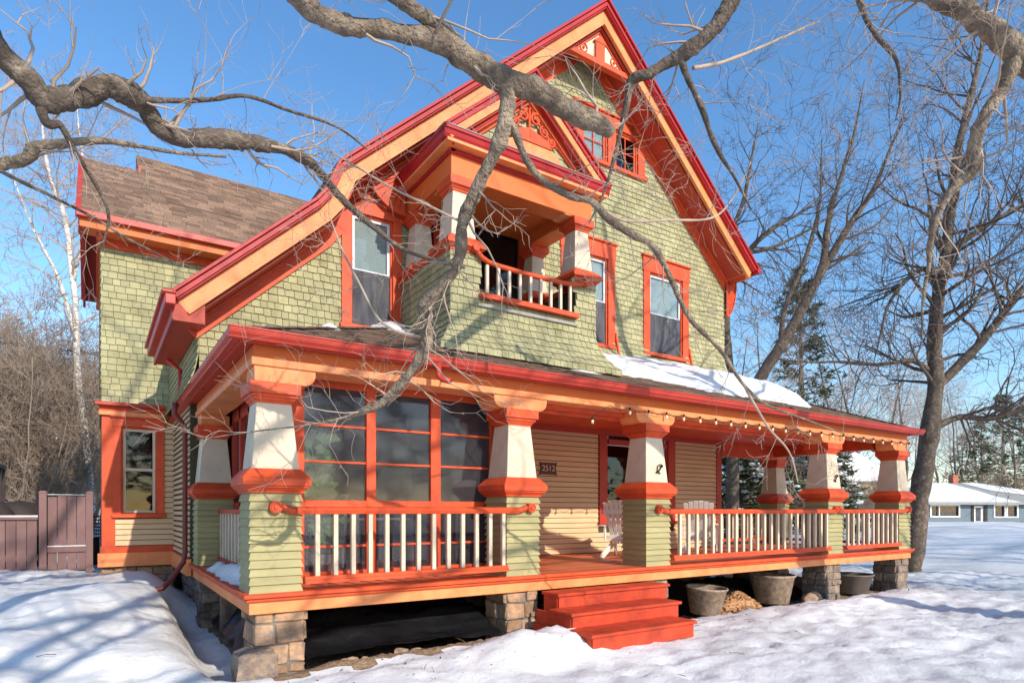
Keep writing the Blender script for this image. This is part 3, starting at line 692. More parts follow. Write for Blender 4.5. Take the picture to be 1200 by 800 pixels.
m=MB();m.box(.63,3.3,4.2,4.28,.77,3.2);m.box(.63,3.3,.66,4.2,3.17,3.195);m.box(3.2,3.28,.7,4.2,.77,3.2);m.build('sun_porch_back_wall',M_DIM,H)

# ================================================================ BALCONY BAY
bx0,bx1,by=2.85,5.49,1.13;FB=XF(by)
def bfl(x,v):
    return .30*(1-max(0,v-3.85)/.6)**2 if v<4.45 else 0
m=MB()
m.box(bx0,bx1,by+.0,by+.12,3.7,4.56);m.box(bx0,3.29,by,by+.12,4.56,5.28);m.box(5.08,bx1,by,by+.12,4.56,5.28)
m.box(bx0,bx0+.12,by+.12,2.8,3.7,5.28);m.box(bx1-.12,bx1,by+.12,2.8,3.7,5.28);m.box(bx0+.12,bx1-.12,by+.12,2.8,4.38,4.5)
bay=m.build('balcony_wall',M_BACK,H)
m=MB(FB)
def strips(a,b,ea,eb,z0=3.76,z1=5.28):
    out=[];z=z0
    while z<4.45:
        q=min(z+.0865,4.45);f0,f1=bfl(0,z)+.008,bfl(0,q)+.008
        out.append([(a-ea*f0,z),(b+eb*f0,z),(b+eb*f1,q),(a-ea*f1,q)]);z=q
    out.append([(a-ea*.008,4.45),(b+eb*.008,4.45),(b+eb*.008,z1),(a-ea*.008,z1)]);return out
shingles(m,strips(bx0,bx1,1,1),[(3.31,5.06,4.58,5.5)],seed=12,flare=bfl,e=.108,wr=(.09,.15))
m.build('balcony_shingles',M_SHIN,bay,fix=False)
m=MB(XL(bx0));shingles(m,strips(by,2.8,1,0),[],seed=13,flare=bfl,e=.108,wr=(.09,.15));m.build('balcony_side_shingles',M_SHIN,bay,fix=False)
m=MB(XF(0));m.fr=(V((bx1,0,0)),V((0,1,0)),V((0,0,1)),V((1,0,0)));shingles(m,strips(by,2.8,1,0),[],seed=14,flare=bfl,e=.108,wr=(.09,.15));m.build('balcony_side_shingles',M_SHIN,bay,fix=False)
m=MB(FB);m.box(3.27,5.1,4.52,4.56,-.1,.04);m.build('balcony_sill',M_GREYP,bay)
# belt caps
m=MB()
def cap(a,b,c,d):
    m.frus((a+b)/2,(c+d)/2,5.24,5.27,(b-a)/2+.02,(b-a)/2+.02,(d-c)/2+.02,(d-c)/2+.02)
    m.frus((a+b)/2,(c+d)/2,5.27,5.31,(b-a)/2+.03,(b-a)/2+.08,(d-c)/2+.03,(d-c)/2+.08)
    m.frus((a+b)/2,(c+d)/2,5.31,5.37,(b-a)/2+.09,(b-a)/2+.09,(d-c)/2+.09,(d-c)/2+.09)
    m.frus((a+b)/2,(c+d)/2,5.37,5.47,(b-a)/2+.09,(b-a)/2-.01,(d-c)/2+.09,(d-c)/2-.01)
for q in ((bx0,3.29,by,by+.44),(5.08,bx1,by,by+.44),(bx0,3.25,2.36,2.76),(5.1,bx1,2.36,2.76)):
    m=MB();cap(*q);m.build('belt_cap',M_SALM,bay,bevel=.004)
m=MB()
m.box(bx0-.05,bx0+.15,by+.5,2.3,5.26,5.36);m.build('balcony_belt',M_SALM,bay);m=MB();m.box(bx1-.15,bx1+.05,by+.5,2.3,5.26,5.36)
m.build('balcony_belt',M_SALM,bay,bevel=.004)
for a,b,c,d in ((bx0,3.29,by,by+.44),(5.08,bx1,by,by+.44),(bx0,3.25,2.36,2.76),(5.1,bx1,2.36,2.76)):
    cx,cy,hx=(a+b)/2,(c+d)/2,(b-a)/2
    m=MB();m.frus(cx,cy,5.45,6.12,hx-.02,hx-.075);pl=m.build('balcony_post',M_CREAM,bay,bevel=.005)
    m=MB();m.frus(cx,cy,6.11,6.14,hx-.06,hx-.055);m.frus(cx,cy,6.14,6.18,hx-.05,hx-.02);m.frus(cx,cy,6.18,6.30,hx,hx);m.build('capital',M_SALM,pl,bevel=.004)
    if c<2:
        s=1 if a<4 else -1;r=.13;x_=cx+s*(hx-.05)
        for ax in ('y','x'):
            if ax=='y':
                pr=[(x_,6.30)]+[(x_+s*(.30-r+r*math.sin(i*math.pi/12)),6.3+r-.02-r*math.cos(i*math.pi/12)) for i in range(7)]+[(x_+s*.30,6.47),(x_,6.47)]
                m=MB();m.prism(pr,by+.05,by+.36,'y')
            else:
                y_=d-.03;pr=[(y_,6.30)]+[(y_+(.34-r+r*math.sin(i*math.pi/12)),6.3+r-.02-r*math.cos(i*math.pi/12)) for i in range(7)]+[(y_+.34,6.47),(y_,6.47)]
                m=MB();m.prism(pr,cx-.14,cx+.14,'x')
            m.build('bracket',M_PEACH,pl,bevel=.004)
# entablature
m=MB();m.box(bx0+.03,bx1-.03,by+.04,by+.36,6.30,6.66);m.box(bx0+.03,bx0+.36,by+.36,2.79,6.30,6.66);m.box(bx1-.36,bx1-.03,by+.36,2.79,6.30,6.66);m.box(bx0+.36,bx1-.36,by+.36,2.79,6.50,6.6);m.build('balcony_beam',M_ORANGE,bay,bevel=.005)
m=MB();m.box(bx0-.12,bx1+.15,by-.14,by+.3,6.66,6.70);m.box(bx0-.12,bx0+.2,by+.3,2.79,6.66,6.70);m.box(bx1-.2,bx1+.15,by+.3,2.79,6.66,6.70);m.build('balcony_soffit',M_PEACH,bay)
m=MB();m.box(bx0,bx1,by,by+.1,6.60,6.655);m.box(bx0,bx0+.1,by+.1,2.79,6.60,6.655)
m.prism([(by-.12,6.70),(by-.15,6.74),(by-.17,6.80),(by-.19,6.80),(by-.19,6.84),(by+.0,6.84),(by,6.70)],bx0-.17,bx1+.19,'x')
m.prism([(bx0-.12,6.70),(bx0-.15,6.74),(bx0-.17,6.80),(bx0-.19,6.80),(bx0-.19,6.84),(bx0,6.84),(bx0,6.70)],by-.10,2.79,'y');m.build('balcony_cornice',M_RED,bay,bevel=.004)
m=MB();m.box(bx0-.2,bx1+.2,by-.2,by+.1,6.842,6.852);m.build('cornice_flashing',M_GREYP,bay)
# pediment
PA=(4.18,8.17);PK=[(2.66,6.85),PA,(5.70,6.85)]
m=MB(XF(by+.05));wallpanel(m,[(2.8,6.84),(5.56,6.84),(4.18,8.04)],[],.1);m.build('pediment_wall',M_BRICK,bay)
m=MB(XF(by+.05));shingles(m,[[(2.8,6.85),(5.56,6.85),(4.18,8.04)]],[],seed=15,e=.13,wr=(.13,.2));m.build('pediment_shingles',M_SHIN,bay,fix=False)
m=MB();band(m,PK,0,.04,.93,1.0);band(m,PK,.04,.10,.96,1.0);band(m,PK,.255,.275,1.0,1.06);m.build('pediment_crown',M_RED,bay,bevel=.003)
m=MB();band(m,PK,.10,.20,.985,1.02);m.build('pediment_rake_board',M_PEACH,bay,bevel=.003)
m=MB();band(m,PK,.20,.22,1.02,1.18);m.build('pediment_soffit',M_BRICK,bay)
m=MB();band(m,PK,.22,.34,1.13,1.165);m.build('pediment_frieze',M_SALM,bay,bevel=.003)
m=MB();band(m,PK,.004,.07,1.0,2.95);m.build('pediment_roof',M_ROOF,bay)
m=MB();m.prism([(3.55,6.85),(4.85,6.85),(4.72,7.1),(4.3,7.22),(4.1,7.22),(3.7,7.05)],1.12,1.15,'y');m.build('pediment_panel',M_PEACH,bay)
m=MB()
def curl(cx,cz,r,s,y=1.12,a0=0,tn=1.4):
    m.tube([(cx+s*r*(1-k/26)*math.cos(a0+k*tn*2*math.pi/20),y,cz+r*(1-k/26)*math.sin(a0+k*tn*2*math.pi/20)) for k in range(21)],.022,6)
for s in (-1,1):
    curl(4.18+s*.12,7.52,.10,s,a0=1);curl(4.18+s*.28,7.38,.09,s,a0=2);curl(4.18+s*.42,7.27,.08,s,a0=2.5);m.tube([(4.18+s*.05,1.12,7.62),(4.18+s*.2,1.12,7.45),(4.18+s*.35,1.12,7.33),(4.18+s*.52,1.12,7.2)],.02,6)
m.tube([(4.18,1.12,7.2),(4.18,1.12,7.66)],.025,6);m.prism([(3.75,7.15),(4.6,7.15),(4.5,7.26),(4.18,7.36),(3.86,7.26)],1.10,1.15,'y')
m.build('pediment_scrollwork',M_SALM,bay)
# balcony railing with drooping handrail
m=MB();y=by-.02
hp=[(3.21,5.30),(3.24,5.26),(3.31,5.20),(3.42,5.155),(3.6,5.135),(4.0,5.125),(4.4,5.125),(4.8,5.13),(5.0,5.15),(5.12,5.18),(5.2,5.205)]
m.tube([(a,y-.05,b) for a,b in hp],.038,10)
for cx,cz in ((3.2,5.31),(5.25,5.215)):m.prism([(cx+.055*math.cos(a*math.pi/8),cz+.055*math.sin(a*math.pi/8)) for a in range(16)],y-.1,y,'y')
m.box(3.29,5.08,y-.09,y,4.63,4.70);br=m.build('balcony_railing',M_SALM,bay)
for i in range(9):
    m=MB();baluster(m,3.40+i*.19,y-.045,4.70,5.11,.022);m.build('baluster',M_CREAM,br,bevel=.002)

# ================================================================ STEPS
st=thing('porch_steps','three red orange painted wooden steps leading up to the porch','steps',(4.6,-.6,0))
for (xa,xb,ya,yb,z) in ((3.54,5.56,-.38,-.07,.56),(3.42,5.33,-.80,-.38,.38),(3.37,5.14,-1.22,-.80,.20)):
    m=MB();m.box(xa,xb,ya-.03,yb+.01,z-.04,z);m.build('tread',M_STEP,st,bevel=.006)
    m=MB();m.box(xa+.04,xb-.04,ya,ya+.03,z-.21,z-.042);m.box(xa+.03,xa+.06,ya+.03,-.07,-.05,z-.042);m.box(xb-.06,xb-.03,ya+.03,-.07,-.05,z-.042);m.build('riser',M_STEP,st,bevel=.003)

# ================================================================ DOWNSPOUTS
def pipe(name,pts,r,mt,par):
    m=MB();m.tube(pts,r,8);return m.build(name,mt,par)
pipe('downspout',[(-.25,4.35,3.27),(-.25,4.38,3.1),(-.15,4.4,2.98),(-.1,4.42,2.9),(-.1,4.42,.95),(-.12,4.4,.8),(-.3,4.3,.55),(-.42,4.25,.42),(-.6,4.2,.4)],.04,mat('downspout_metal',srgb(120,56,50),.45,.08,2,.05),H)
pipe('downspout',[(-.35,4.9,4.15),(-.3,4.8,4.0),(-.14,4.7,3.85),(-.14,4.68,3.4)],.035,M_GUT,H)
pipe('downspout_stub',[(2.0,-.17,3.27),(2.0,-.17,3.14),(2.03,-.2,3.10),(2.10,-.28,3.07)],.035,M_GUT,H)

# ================================================================ GROUND
_r=random.Random(17);FOOT=[(5.0+i*.33+(.12 if i%2 else -.12),-1.9-i*.22+(.1 if i%2 else -.1)) for i in range(9)]+[(-.6-i*.3+(.1 if i%2 else -.1),-.4+i*.62) for i in range(9)]+[(_r.uniform(3.5,12),_r.uniform(-3,-1.5)) for _ in range(24)]
def sst(a,b,x):
    t=max(0,min(1,(x-a)/(b-a)));return t*t*(3-2*t)
def gz(x,y):
    n=noise.noise(V((x*.45,y*.45,0)))*.5+noise.noise(V((x*1.3,y*1.3,3)))*.22+noise.noise(V((x*3.1,y*3.1,7)))*.07
    left=1-sst(-.6,.3,x)
    z=.50*left*sst(-2.5,6.0,y)*(1 if y<7.5 else 1)
    if x>.3 and y>4.5:z=.35*sst(4.5,8,y)
    amp=.10+.13*left
    # smooth ridge of ploughed snow in front of the porch
    z+=.30*math.exp(-((x-3.05)/.95)**2-((y+.80)/.42)**2)
    z+=.13*math.exp(-((y+.12)/.22)**2)*sst(.4,.8,x)*(1-sst(2.9,3.2,x))*(.6+.4*x/3)
    z+=.07*math.exp(-((x-1.2)/1.0)**2-((y+1.1)/.5)**2)
    z+=.10*math.exp(-((x-10.2)/2.0)**2-((y+.9)/.35)**2)
    z+=.16*math.exp(-((x+1.3)/.9)**2-((y-3.2)/1.2)**2)+.10*math.exp(-((x+.9)/.6)**2-((y-.8)/.7)**2)
    # trough along the left porch edge, and low bare ground under the deck
    inx=sst(-.55,-.05,x)*(1-sst(13.9,14.3,x));iny=sst(-.35,.15,y)*(1-sst(4.6,5.2,y))
    under=inx*iny
    z=z*(1-under)+(-.16)*under
    z+=-.10*math.exp(-((x+.28)/.25)**2)*sst(-.2,.6,y)*(1-sst(4,5,y))
    far=sst(30,90,math.hypot(x,y))
    z+=n*amp*(1-.6*under)*(1-far*.3)
    if -6<x<18 and y<10:
        z+=.03*noise.noise(V((x*5.5,y*6.5,1)))-.05*abs(noise.noise(V((x*1.9+.3*y,y*2.9,14))))*2+.012*noise.noise(V((x*13,y*13,2)))
        for (fx,fy) in FOOT:
            q=(x-fx)**2+(y-fy)**2
            if q<.06:z-=.06*math.exp(-q/.012)
    drv=sst(14,17,x)*(1-sst(30,40,x))
    z-=n*amp*.6*drv
    z+=.04*math.sin((y*.9-x*.12)*3)*drv*.6
    z+=4.0*sst(16,60,y)*(1-sst(22,60,x))
    z+=9.0*sst(60,220,y)
    z+=.25*sst(28,45,x)+.55*math.exp(-((x-34)/9)**2-((y-4-(x-34)*.35)/3.5)**2)
    # raised lawn edge in front of the neighbour house
    return z
def axis(a,b,st,far):
    l=[a+i*st for i in range(int((b-a)/st)+1)];s=st;x=l[0];lo=[]
    while x>-far:s*=1.13;x-=s;lo.append(x)
    s=st;x=l[-1];hi=[]
    while x<far:s*=1.13;x+=s;hi.append(x)
    return lo[::-1]+l+hi
xs=axis(-3.6,14.5,.085,700);ys=axis(-4.2,8.0,.085,700)
m=MB();nx=len(xs)
m.v=[V((x,y,gz(x,y))) for y in ys for x in xs]
for j in range(len(ys)-1):
    for i in range(nx-1):
        a=j*nx+i;m.f.append([a,a+1,a+nx+1,a+nx])
        cx,cy=(xs[i]+xs[i+1])/2,(ys[j]+ys[j+1])/2
        e=.10*noise.noise(V((cx*2,cy*2,9)))
        dirt_=(.1<cx<13.8 and (-.16+e*1.2-(.26 if cx<2.9 else 0))<cy<4.6)
        m.mi.append(1 if dirt_ else 0);m.sm.append(True)
g=m.build('ground',[M_SNOW,M_DIRT],None,fix=False);g['kind']='structure'

# black plastic heaped under the deck
m=MB();nxx=70
def tz(x,y):return .0+.34*sst(.05,.95,y)+.07*noise.noise(V((x*.9,y*5,2)))+.05*(1-2*abs(noise.noise(V((x*1.3+y,y*9,4)))))+.02*noise.noise(V((x*5,y*16,4)))
xx=[.6+i*.035 for i in range(70)];yy=[.10+j*.045 for j in range(30)]
for Y in yy:
    for X in xx:m.v.append(V((X,Y,tz(X,Y))))
for j in range(len(yy)-1):
    for i in range(len(xx)-1):
        a=j*len(xx)+i;m.f.append([a,a+1,a+len(xx)+1,a+len(xx)]);m.mi.append(0);m.sm.append(True)
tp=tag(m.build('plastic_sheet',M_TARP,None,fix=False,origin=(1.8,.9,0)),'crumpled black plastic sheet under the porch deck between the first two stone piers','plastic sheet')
m=MB()
yy=[.9+j*.05 for j in range(70)];xx=[.06+i*.04 for i in range(16)]
for Y in yy:
    for X in xx:m.v.append(V((X+.12,Y,-.1+.5*sst(.0,.5,X)+.08*noise.noise(V((X*5,Y*3,8))))))
for j in range(len(yy)-1):
    for i in range(len(xx)-1):
        a=j*len(xx)+i;m.f.append([a,a+1,a+len(xx)+1,a+len(xx)]);m.mi.append(0);m.sm.append(True)
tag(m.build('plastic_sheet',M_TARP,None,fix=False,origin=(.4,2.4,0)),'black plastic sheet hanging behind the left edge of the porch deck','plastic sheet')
m=MB();xx=[6.1+i*.05 for i in range(150)];yy=[.55+j*.07 for j in range(12)]
for Y in yy:
    for X in xx:m.v.append(V((X,Y,-.12+.42*sst(.5,1.1,Y)*(1-.6*sst(9.2,11,X))+.08*noise.noise(V((X*3,Y*3,5)))+.05*noise.noise(V((X*9,Y*9,5))))))
for j in range(len(yy)-1):
    for i in range(len(xx)-1):
        a=j*len(xx)+i;m.f.append([a,a+1,a+len(xx)+1,a+len(xx)]);m.mi.append(0);m.sm.append(True)
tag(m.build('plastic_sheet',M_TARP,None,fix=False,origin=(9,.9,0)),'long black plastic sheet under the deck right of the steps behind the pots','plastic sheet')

# ================================================================ SMALL THINGS
def blob(mb,c,r,seed,sub=3,sq=(1,1,1),amp=.25,fl=2.0):
    bm=bmesh.new();bmesh.ops.create_icosphere(bm,subdivisions=sub,radius=1)
    b=len(mb.v)
    for v in bm.verts:
        n=noise.noise(v.co*fl+V((seed,0,0)))*amp+noise.noise(v.co*fl*3+V((seed,5,0)))*amp*.35
        k=1+n;mb.v.append(mb.P((c[0]+v.co.x*r*sq[0]*k,c[1]+v.co.y*r*sq[1]*k,c[2]+v.co.z*r*sq[2]*k)))
    for f in bm.faces:mb.f.append([b+v.index for v in f.verts]);mb.mi.append(mb.m);mb.sm.append(sub>2)
    bm.free()
m=MB();n0=len(m.v)
bm=bmesh.new();bmesh.ops.create_cube(bm,size=1);bmesh.ops.subdivide_edges(bm,edges=bm.edges,cuts=5,use_grid_fill=True)
for v in bm.verts:
    p=v.co.copy();q=p*(1-.10*sum(abs(c)**4*16 for c in p)/3);q+=V([noise.noise(p*3.1+V((k*9,0,0)))*.09 for k in range(3)])
    m.v.append(V((.04+q.x*.40,-.06+q.y*.34,.02+q.z*.42)))
for f in bm.faces:m.f.append([v.index for v in f.verts]);m.mi.append(0);m.sm.append(False)
bm.free()
tag(m.build('stone_block',M_STONE,None,origin=(.04,-.06,-.15)),'rough grey stone block leaning at the foot of the corner pier','stone block')
m=MB();rg=random.Random(7)
for i in range(16):
    x=.9+i*.14+rg.random()*.08;blob(m,(x,-.02+rg.uniform(-.05,.06),gz(x,-.1)+.02),rg.uniform(.03,.07),i,2,(1.3,.8,.6),.4)
tag(m.build('rubble',M_STONE2,None,origin=(1.9,0,0),fix=False),'small broken stones scattered on the bare dirt strip below the porch','rubble',kind='stuff')
# concrete edging strip along the dirt
# planters under the porch
def pot(x,y,z,r,h,label,mt,tilt=0,name='planter'):
    m=MB();m.lathe((0,0,0),[(0,.005),(r*.72,0),(r*.74,.01),(r*.97,h*.90),(r*1.03,h*.93),(r*1.04,h*.97),(r*1.03,h),(r*.98,h),(r*.95,h*.9),(r*.72,.06),(0,.05)],28)
    o=m.build(name,mt,None,fix=True,origin=(0,0,0));o.location=(x,y,z);o.rotation_euler=(tilt,tilt*.4,0)
    tag(o,label,'planter');return o
pot(7.15,.28,-.10,.33,.44,'grey clay planter under the deck beside a heap of wood chips',M_POT,.06)
pot(9.2,.42,-.10,.40,.52,'tall tan planter under the deck between the wood chips and a stone pier',M_POT,0)
pot(11.95,.42,-.12,.42,.40,'wide dark grey planter between the last two stone piers',M_POTD,0)
pot(9.55,1.15,-.08,.38,.52,'dark planter standing in shadow behind the tall tan planter',M_POTD,.1)
m=MB();rg=random.Random(3)
for i in range(900):
    a=rg.random()*6.28;q=rg.random()**.6;x=7.95+math.cos(a)*q*.55;y=.25+math.sin(a)*q*.3;z=-.1+.30*(1-q)**.8*1.0+rg.random()*.02
    s=rg.uniform(.015,.035);m.v;p=V((x,y,z));d=V((rg.uniform(-1,1),rg.uniform(-1,1),rg.uniform(-.5,.5))).normalized()*s;e=d.cross(V((rg.uniform(-1,1),rg.uniform(-1,1),1))).normalized()*s*.5;f=d.cross(e).normalized()*s*.25
    m.add([p-d-e-f,p+d-e-f,p+d+e-f,p-d+e-f,p-d-e+f,p+d-e+f,p+d+e+f,p-d+e+f],[(0,3,2,1),(4,5,6,7),(0,1,5,4),(1,2,6,5),(2,3,7,6),(3,0,4,7)])
m.smooth=True;blob(m,(7.95,.25,-.12),1,4,3,(.52,.27,.25),.1)
tag(m.build('wood_chip_pile',M_CHIP,None,origin=(7.95,.25,-.1),fix=False),'heap of tan wood chips under the deck right of the grey planter','wood chips',kind='stuff')
m=MB();blob(m,(9.95,.1,-.05),.2,11,3,(1.3,.7,.6),.3);tag(m.build('rock',M_STONE2,None,origin=(9.95,.1,-.1)),'reddish brown rock beside the fourth stone pier','rock')
m=MB();blob(m,(10.9,.95,0),.28,12,3,(1.1,.8,.8),.3);tag(m.build('rock',M_STONE,None,origin=(10.9,.95,-.1)),'dark boulder behind the fourth stone pier','rock')

# adirondack chairs
def adirondack(loc,rz,label):
    t=thing('adirondack_chair',label,'chair',(0,0,0),'white adirondack chairs on the porch')
    # local: faces +X
    m=MB()
    for k in range(6):m.box(-.12+k*.085,-.12+k*.085+.07,-.27,.27,.33-k*-.004*0-.02*(5-k)*.6,.35-.02*(5-k)*.6)
    m.build('seat',M_WHITE,t,bevel=.004)
    m=MB()
    c,s=math.cos(R(26)),math.sin(R(26))
    for k in range(6):
        y=-.255+k*.085;h=.80+.07*math.cos((k-2.5)/2.5*1.3);
        a=V((-.10,0,.24));b=a+V((-s*h,0,c*h));w0=.030+.0;w1=.0415
        yc=y+.0425
        m.add([(a.x,yc*.86-w0,a.z),(a.x,yc*.86+w0,a.z),(a.x-.018,yc*.86+w0,a.z-.008),(a.x-.018,yc*.86-w0,a.z-.008),
               (b.x,yc*1.12-w1,b.z),(b.x,yc*1.12+w1,b.z),(b.x-.018,yc*1.12+w1,b.z-.008),(b.x-.018,yc*1.12-w1,b.z-.008)],[(0,1,2,3),(4,7,6,5),(0,4,5,1),(1,5,6,2),(2,6,7,3),(3,7,4,0)])
    m.build('backrest',M_WHITE,t,bevel=.004)
    m=MB()
    for q in (.12,.62):
        x=-.10-s*q-.03;z=.24+c*q;m.box(x-.03,x,-.29,.29,z-.03,z+.04)
    m.build('back_brace',M_WHITE,t,bevel=.004)
    for sgn in (-1,1):
        m=MB();y=sgn*.33;m.prism([(-.45,.55),(.42,.55),(.42,.575),(-.45,.575)],y-.07,y+.07,'y');m.build('armrest',M_WHITE,t,bevel=.006)
        m=MB();y=sgn*.29;m.box(.28,.38,y-.015,y+.015,0,.55);m.build('leg',M_WHITE,t,bevel=.004)
        m=MB();y=sgn*.262;m.prism([(-.62,0),(-.48,0),(.38,.24),(.38,.36),(.30,.36),(-.62,.07)],y-.013,y+.013,'y');m.build('leg',M_WHITE,t,bevel=.004)
        m=MB();y=sgn*.29;m.box(-.34,-.28,y-.015,y+.015,.30,.55);m.build('arm_support',M_WHITE,t)
    t.location=loc;t.rotation_euler=(0,0,rz);return t
adirondack((6.72,1.7,.77),R(30),'white adirondack chair partly hidden behind the third column')
adirondack((8.75,1.7,.77),R(35),'white adirondack chair behind the long railing right of the third column')

# house number plaque
pl=thing('house_number_sign','small brown house number plaque on the tan siding by the second column','sign',(5.76,2.77,2.26))
m=MB();zc=2.385;q=[]
for (a,b) in ((-1,-1),(1,-1),(1,1),(-1,1)):q.append((5.77+a*.2,zc+b*.125))
prof=[(5.57,zc-.125),(5.6,zc-.11),(5.94,zc-.11),(5.97,zc-.125),(5.955,zc-.05),(5.945,zc-.045),(5.945,zc+.045),(5.955,zc+.05),(5.97,zc+.125),(5.94,zc+.11),(5.6,zc+.11),(5.57,zc+.125),(5.585,zc+.05),(5.595,zc+.045),(5.595,zc-.045),(5.585,zc-.05)]
m.prism(prof,2.755,2.775,'y');bd=m.build('board',M_PLQ,pl)
cu=bpy.data.curves.new('digits','FONT');cu.body='2512';cu.size=.15;cu.extrude=.004;cu.align_x='CENTER';cu.align_y='CENTER'
to=bpy.data.objects.new('digits',cu);COL.objects.link(to);to.rotation_euler=(R(90),0,0);to.location=V((5.77,2.752,zc))-V(pl.location);cu.materials.append(M_CREAM)
bpy.context.view_layer.update();dm=bpy.data.meshes.new_from_object(to.evaluated_get(bpy.context.evaluated_depsgraph_get()));dg=bpy.data.objects.new('digits',dm);COL.objects.link(dg);dg.rotation_euler=to.rotation_euler;dg.location=to.location;dg.parent=pl;bpy.data.objects.remove(to);bpy.data.curves.remove(cu)
if not dm.materials:dm.materials.append(M_CREAM)

# string lights along the beam
sl_=thing('string_lights','string of small pale bulbs on a black wire hung along the front porch beam','string lights',(8.6,-.03,3.0))
m=MB();pts=[];bulbs=[]
x=4.45;rg=random.Random(12);k=0
anch=[(4.42,2.93),(4.75,3.09)]
xx=[4.45,4.78];zz=[2.9,3.08]
a=4.78
while a<13.3:
    xx.append(a+.19);zz.append(3.03+rg.uniform(-.012,.012));xx.append(a+.38);zz.append(3.085);a+=.38
m.tube([(x,.015-.02,z) for x,z in zip(xx,zz)],.005,5);m.build('wire',M_WIRE,sl_)
for x,z in zip(xx,zz):
    if abs(z-3.085)<.01 and x>4.8 or x<4.5:
        m=MB();m.tube([(x,-.01,z-.0),(x,-.01,z-.045)],.016,8);b=m.build('bulb_socket',M_WIRE,sl_)
        m=MB();m.lathe((x,-.01,z-.125),[(0,.02),(.014,.024),(.021,.04),(.022,.055),(.016,.072),(.011,.082)],12);m.build('bulb',M_BULB,b)
        b['_w']=tuple(W0(sl_))

# small dark metal swirl ornaments on two column shafts
def orn(x,label):
    m=MB();m.tube([(x+.05*math.cos(k*.55)*(1-k/18),.03-.005,2.2+.09-.011*k+.03*math.sin(k*.55)) for k in range(16)],.008,5)
    m.tube([(x-.05,.03,2.17),(x,.02,2.2),(x+.06,.03,2.27)],.009,5);blob(m,(x+.05,.02,2.27),.022,3,2);blob(m,(x-.045,.02,2.18),.02,3,2)
    tag(m.build('wall_ornament',M_BLACK,None,origin=(x,.03,2.2)),label,'ornament')
orn(5.80,'small black metal ornament on the cream shaft of the third column')
orn(10.66,'small dark wire ornament on the cream shaft of the fourth column')

# things inside the sun porch
t=thing('houseplant','leafy green houseplant behind the left panes of the screened sun porch','plant',(1.0,.84,.77))
m=MB();m.lathe((1.0,.84,.77),[(0,0),(.14,0),(.19,.32),(.17,.32),(0,.28)],16);m.build('pot',M_POT,t)
m=MB();rg=random.Random(6);lv=MB()
for i in range(22):
    a=rg.random()*6.28;L=rg.uniform(.7,1.75);q=rg.uniform(.15,.5)
    p0=V((1.0,.84,1.05));pts=[p0+V((math.cos(a)*q*(s/6)**1.4*(1 if math.sin(a)>-.2 else .4),abs(math.sin(a))*.16*(s/6)**1.4,L*(s/6)-.15*(s/6)**3*L)) for s in range(7)]
    m.tube(pts,.006,4)
    for s in range(2,7):
        for r_ in range(2):
            c=pts[s];d=V((rg.uniform(-1,1),rg.uniform(-.4,.2),rg.uniform(-.5,.6))).normalized();sz=rg.uniform(.10,.19);pn=d.cross(V((.2,1,.3))).normalized()*sz*.32
            lv.add([c,c+d*sz*.5+pn,c+d*sz,c+d*sz*.5-pn],[(0,1,2,3)])
m.build('stem',M_LEAF,t);lv.build('leaves',M_LEAF,t,fix=False)
t=thing('patio_table','round pale table inside the screened sun porch','table',(1.9,1.6,.77))
m=MB();m.lathe((1.9,1.6,.77),[(0,.70),(.5,.70),(.5,.73),(0,.73)],28);m.build('tabletop',M_GREYP,t)
m=MB();m.tube([(1.9,1.6,.8),(1.9,1.6,1.47)],.04,8);m.lathe((1.9,1.6,.77),[(.3,0),(.3,.03),(0,.05)],20);m.build('pedestal',M_GREYP,t)
def pchair(x,y,rz,mt,label):
    t=thing('patio_chair',label,'chair',(0,0,0),'patio chairs inside the screened sun porch')
    m=MB();m.box(-.22,.22,-.22,.22,.42,.45);m.build('seat',mt,t,bevel=.006)
    m=MB();
    for k in range(5):m.box(-.2+k*.09,-.16+k*.09,.2,.22,.45,.85)
    m.box(-.22,.22,.195,.225,.85,.92);m.build('backrest',mt,t)
    for a in (-.2,.2):
        for b in (-.2,.2):
            m=MB();m.box(a-.02,a+.02,b-.02,b+.02,0,.42);m.build('leg',mt,t)
    t.location=(x,y,.77);t.rotation_euler=(0,0,rz)
pchair(1.25,1.75,R(90),M_GREYP,'pale slatted patio chair left of the round table in the sun porch')
pchair(2.0,2.3,R(0),M_GREYP,'pale slatted patio chair behind the round table in the sun porch')
pchair(2.75,1.5,R(-80),mat('red_chair_paint',srgb(150,50,52)),'dark red patio chair at the right end of the sun porch')

# snow lying on roofs and ledges
def snowpatch(name,x0,x1,y0,y1,fz,th,label,st=.07,grp=None):
    m=MB();nx=int((x1-x0)/st)+2;ny=int((y1-y0)/st)+2
    top=[];msk=[]
    for j in range(ny):
        for i in range(nx):
            x=x0+(x1-x0)*i/(nx-1);y=y0+(y1-y0)*j/(ny-1);t=th(x,y)+.05*noise.noise(V((x*2.2,y*2.2,4)))+.028*noise.noise(V((x*6,y*6,4)))
            m.v.append(V((x,y,fz(x,y)+max(t,-.02))));msk.append(t)
    for j in range(ny-1):
        for i in range(nx-1):
            a=j*nx+i;q=[a,a+1,a+nx+1,a+nx]
            if max(msk[k] for k in q)>-.01:m.f.append(q);m.mi.append(0);m.sm.append(True)
    return tag(m.build(name,M_SNOWR,None,fix=False,origin=((x0+x1)/2,(y0+y1)/2,fz((x0+x1)/2,(y0+y1)/2))),label,'snow',grp)
prf=lambda x,y:min(pe+ps*(y+.1),pe+ps*(x-x0r),pe+ps*(x1r-x))
x0r,x1r=-.1,13.7
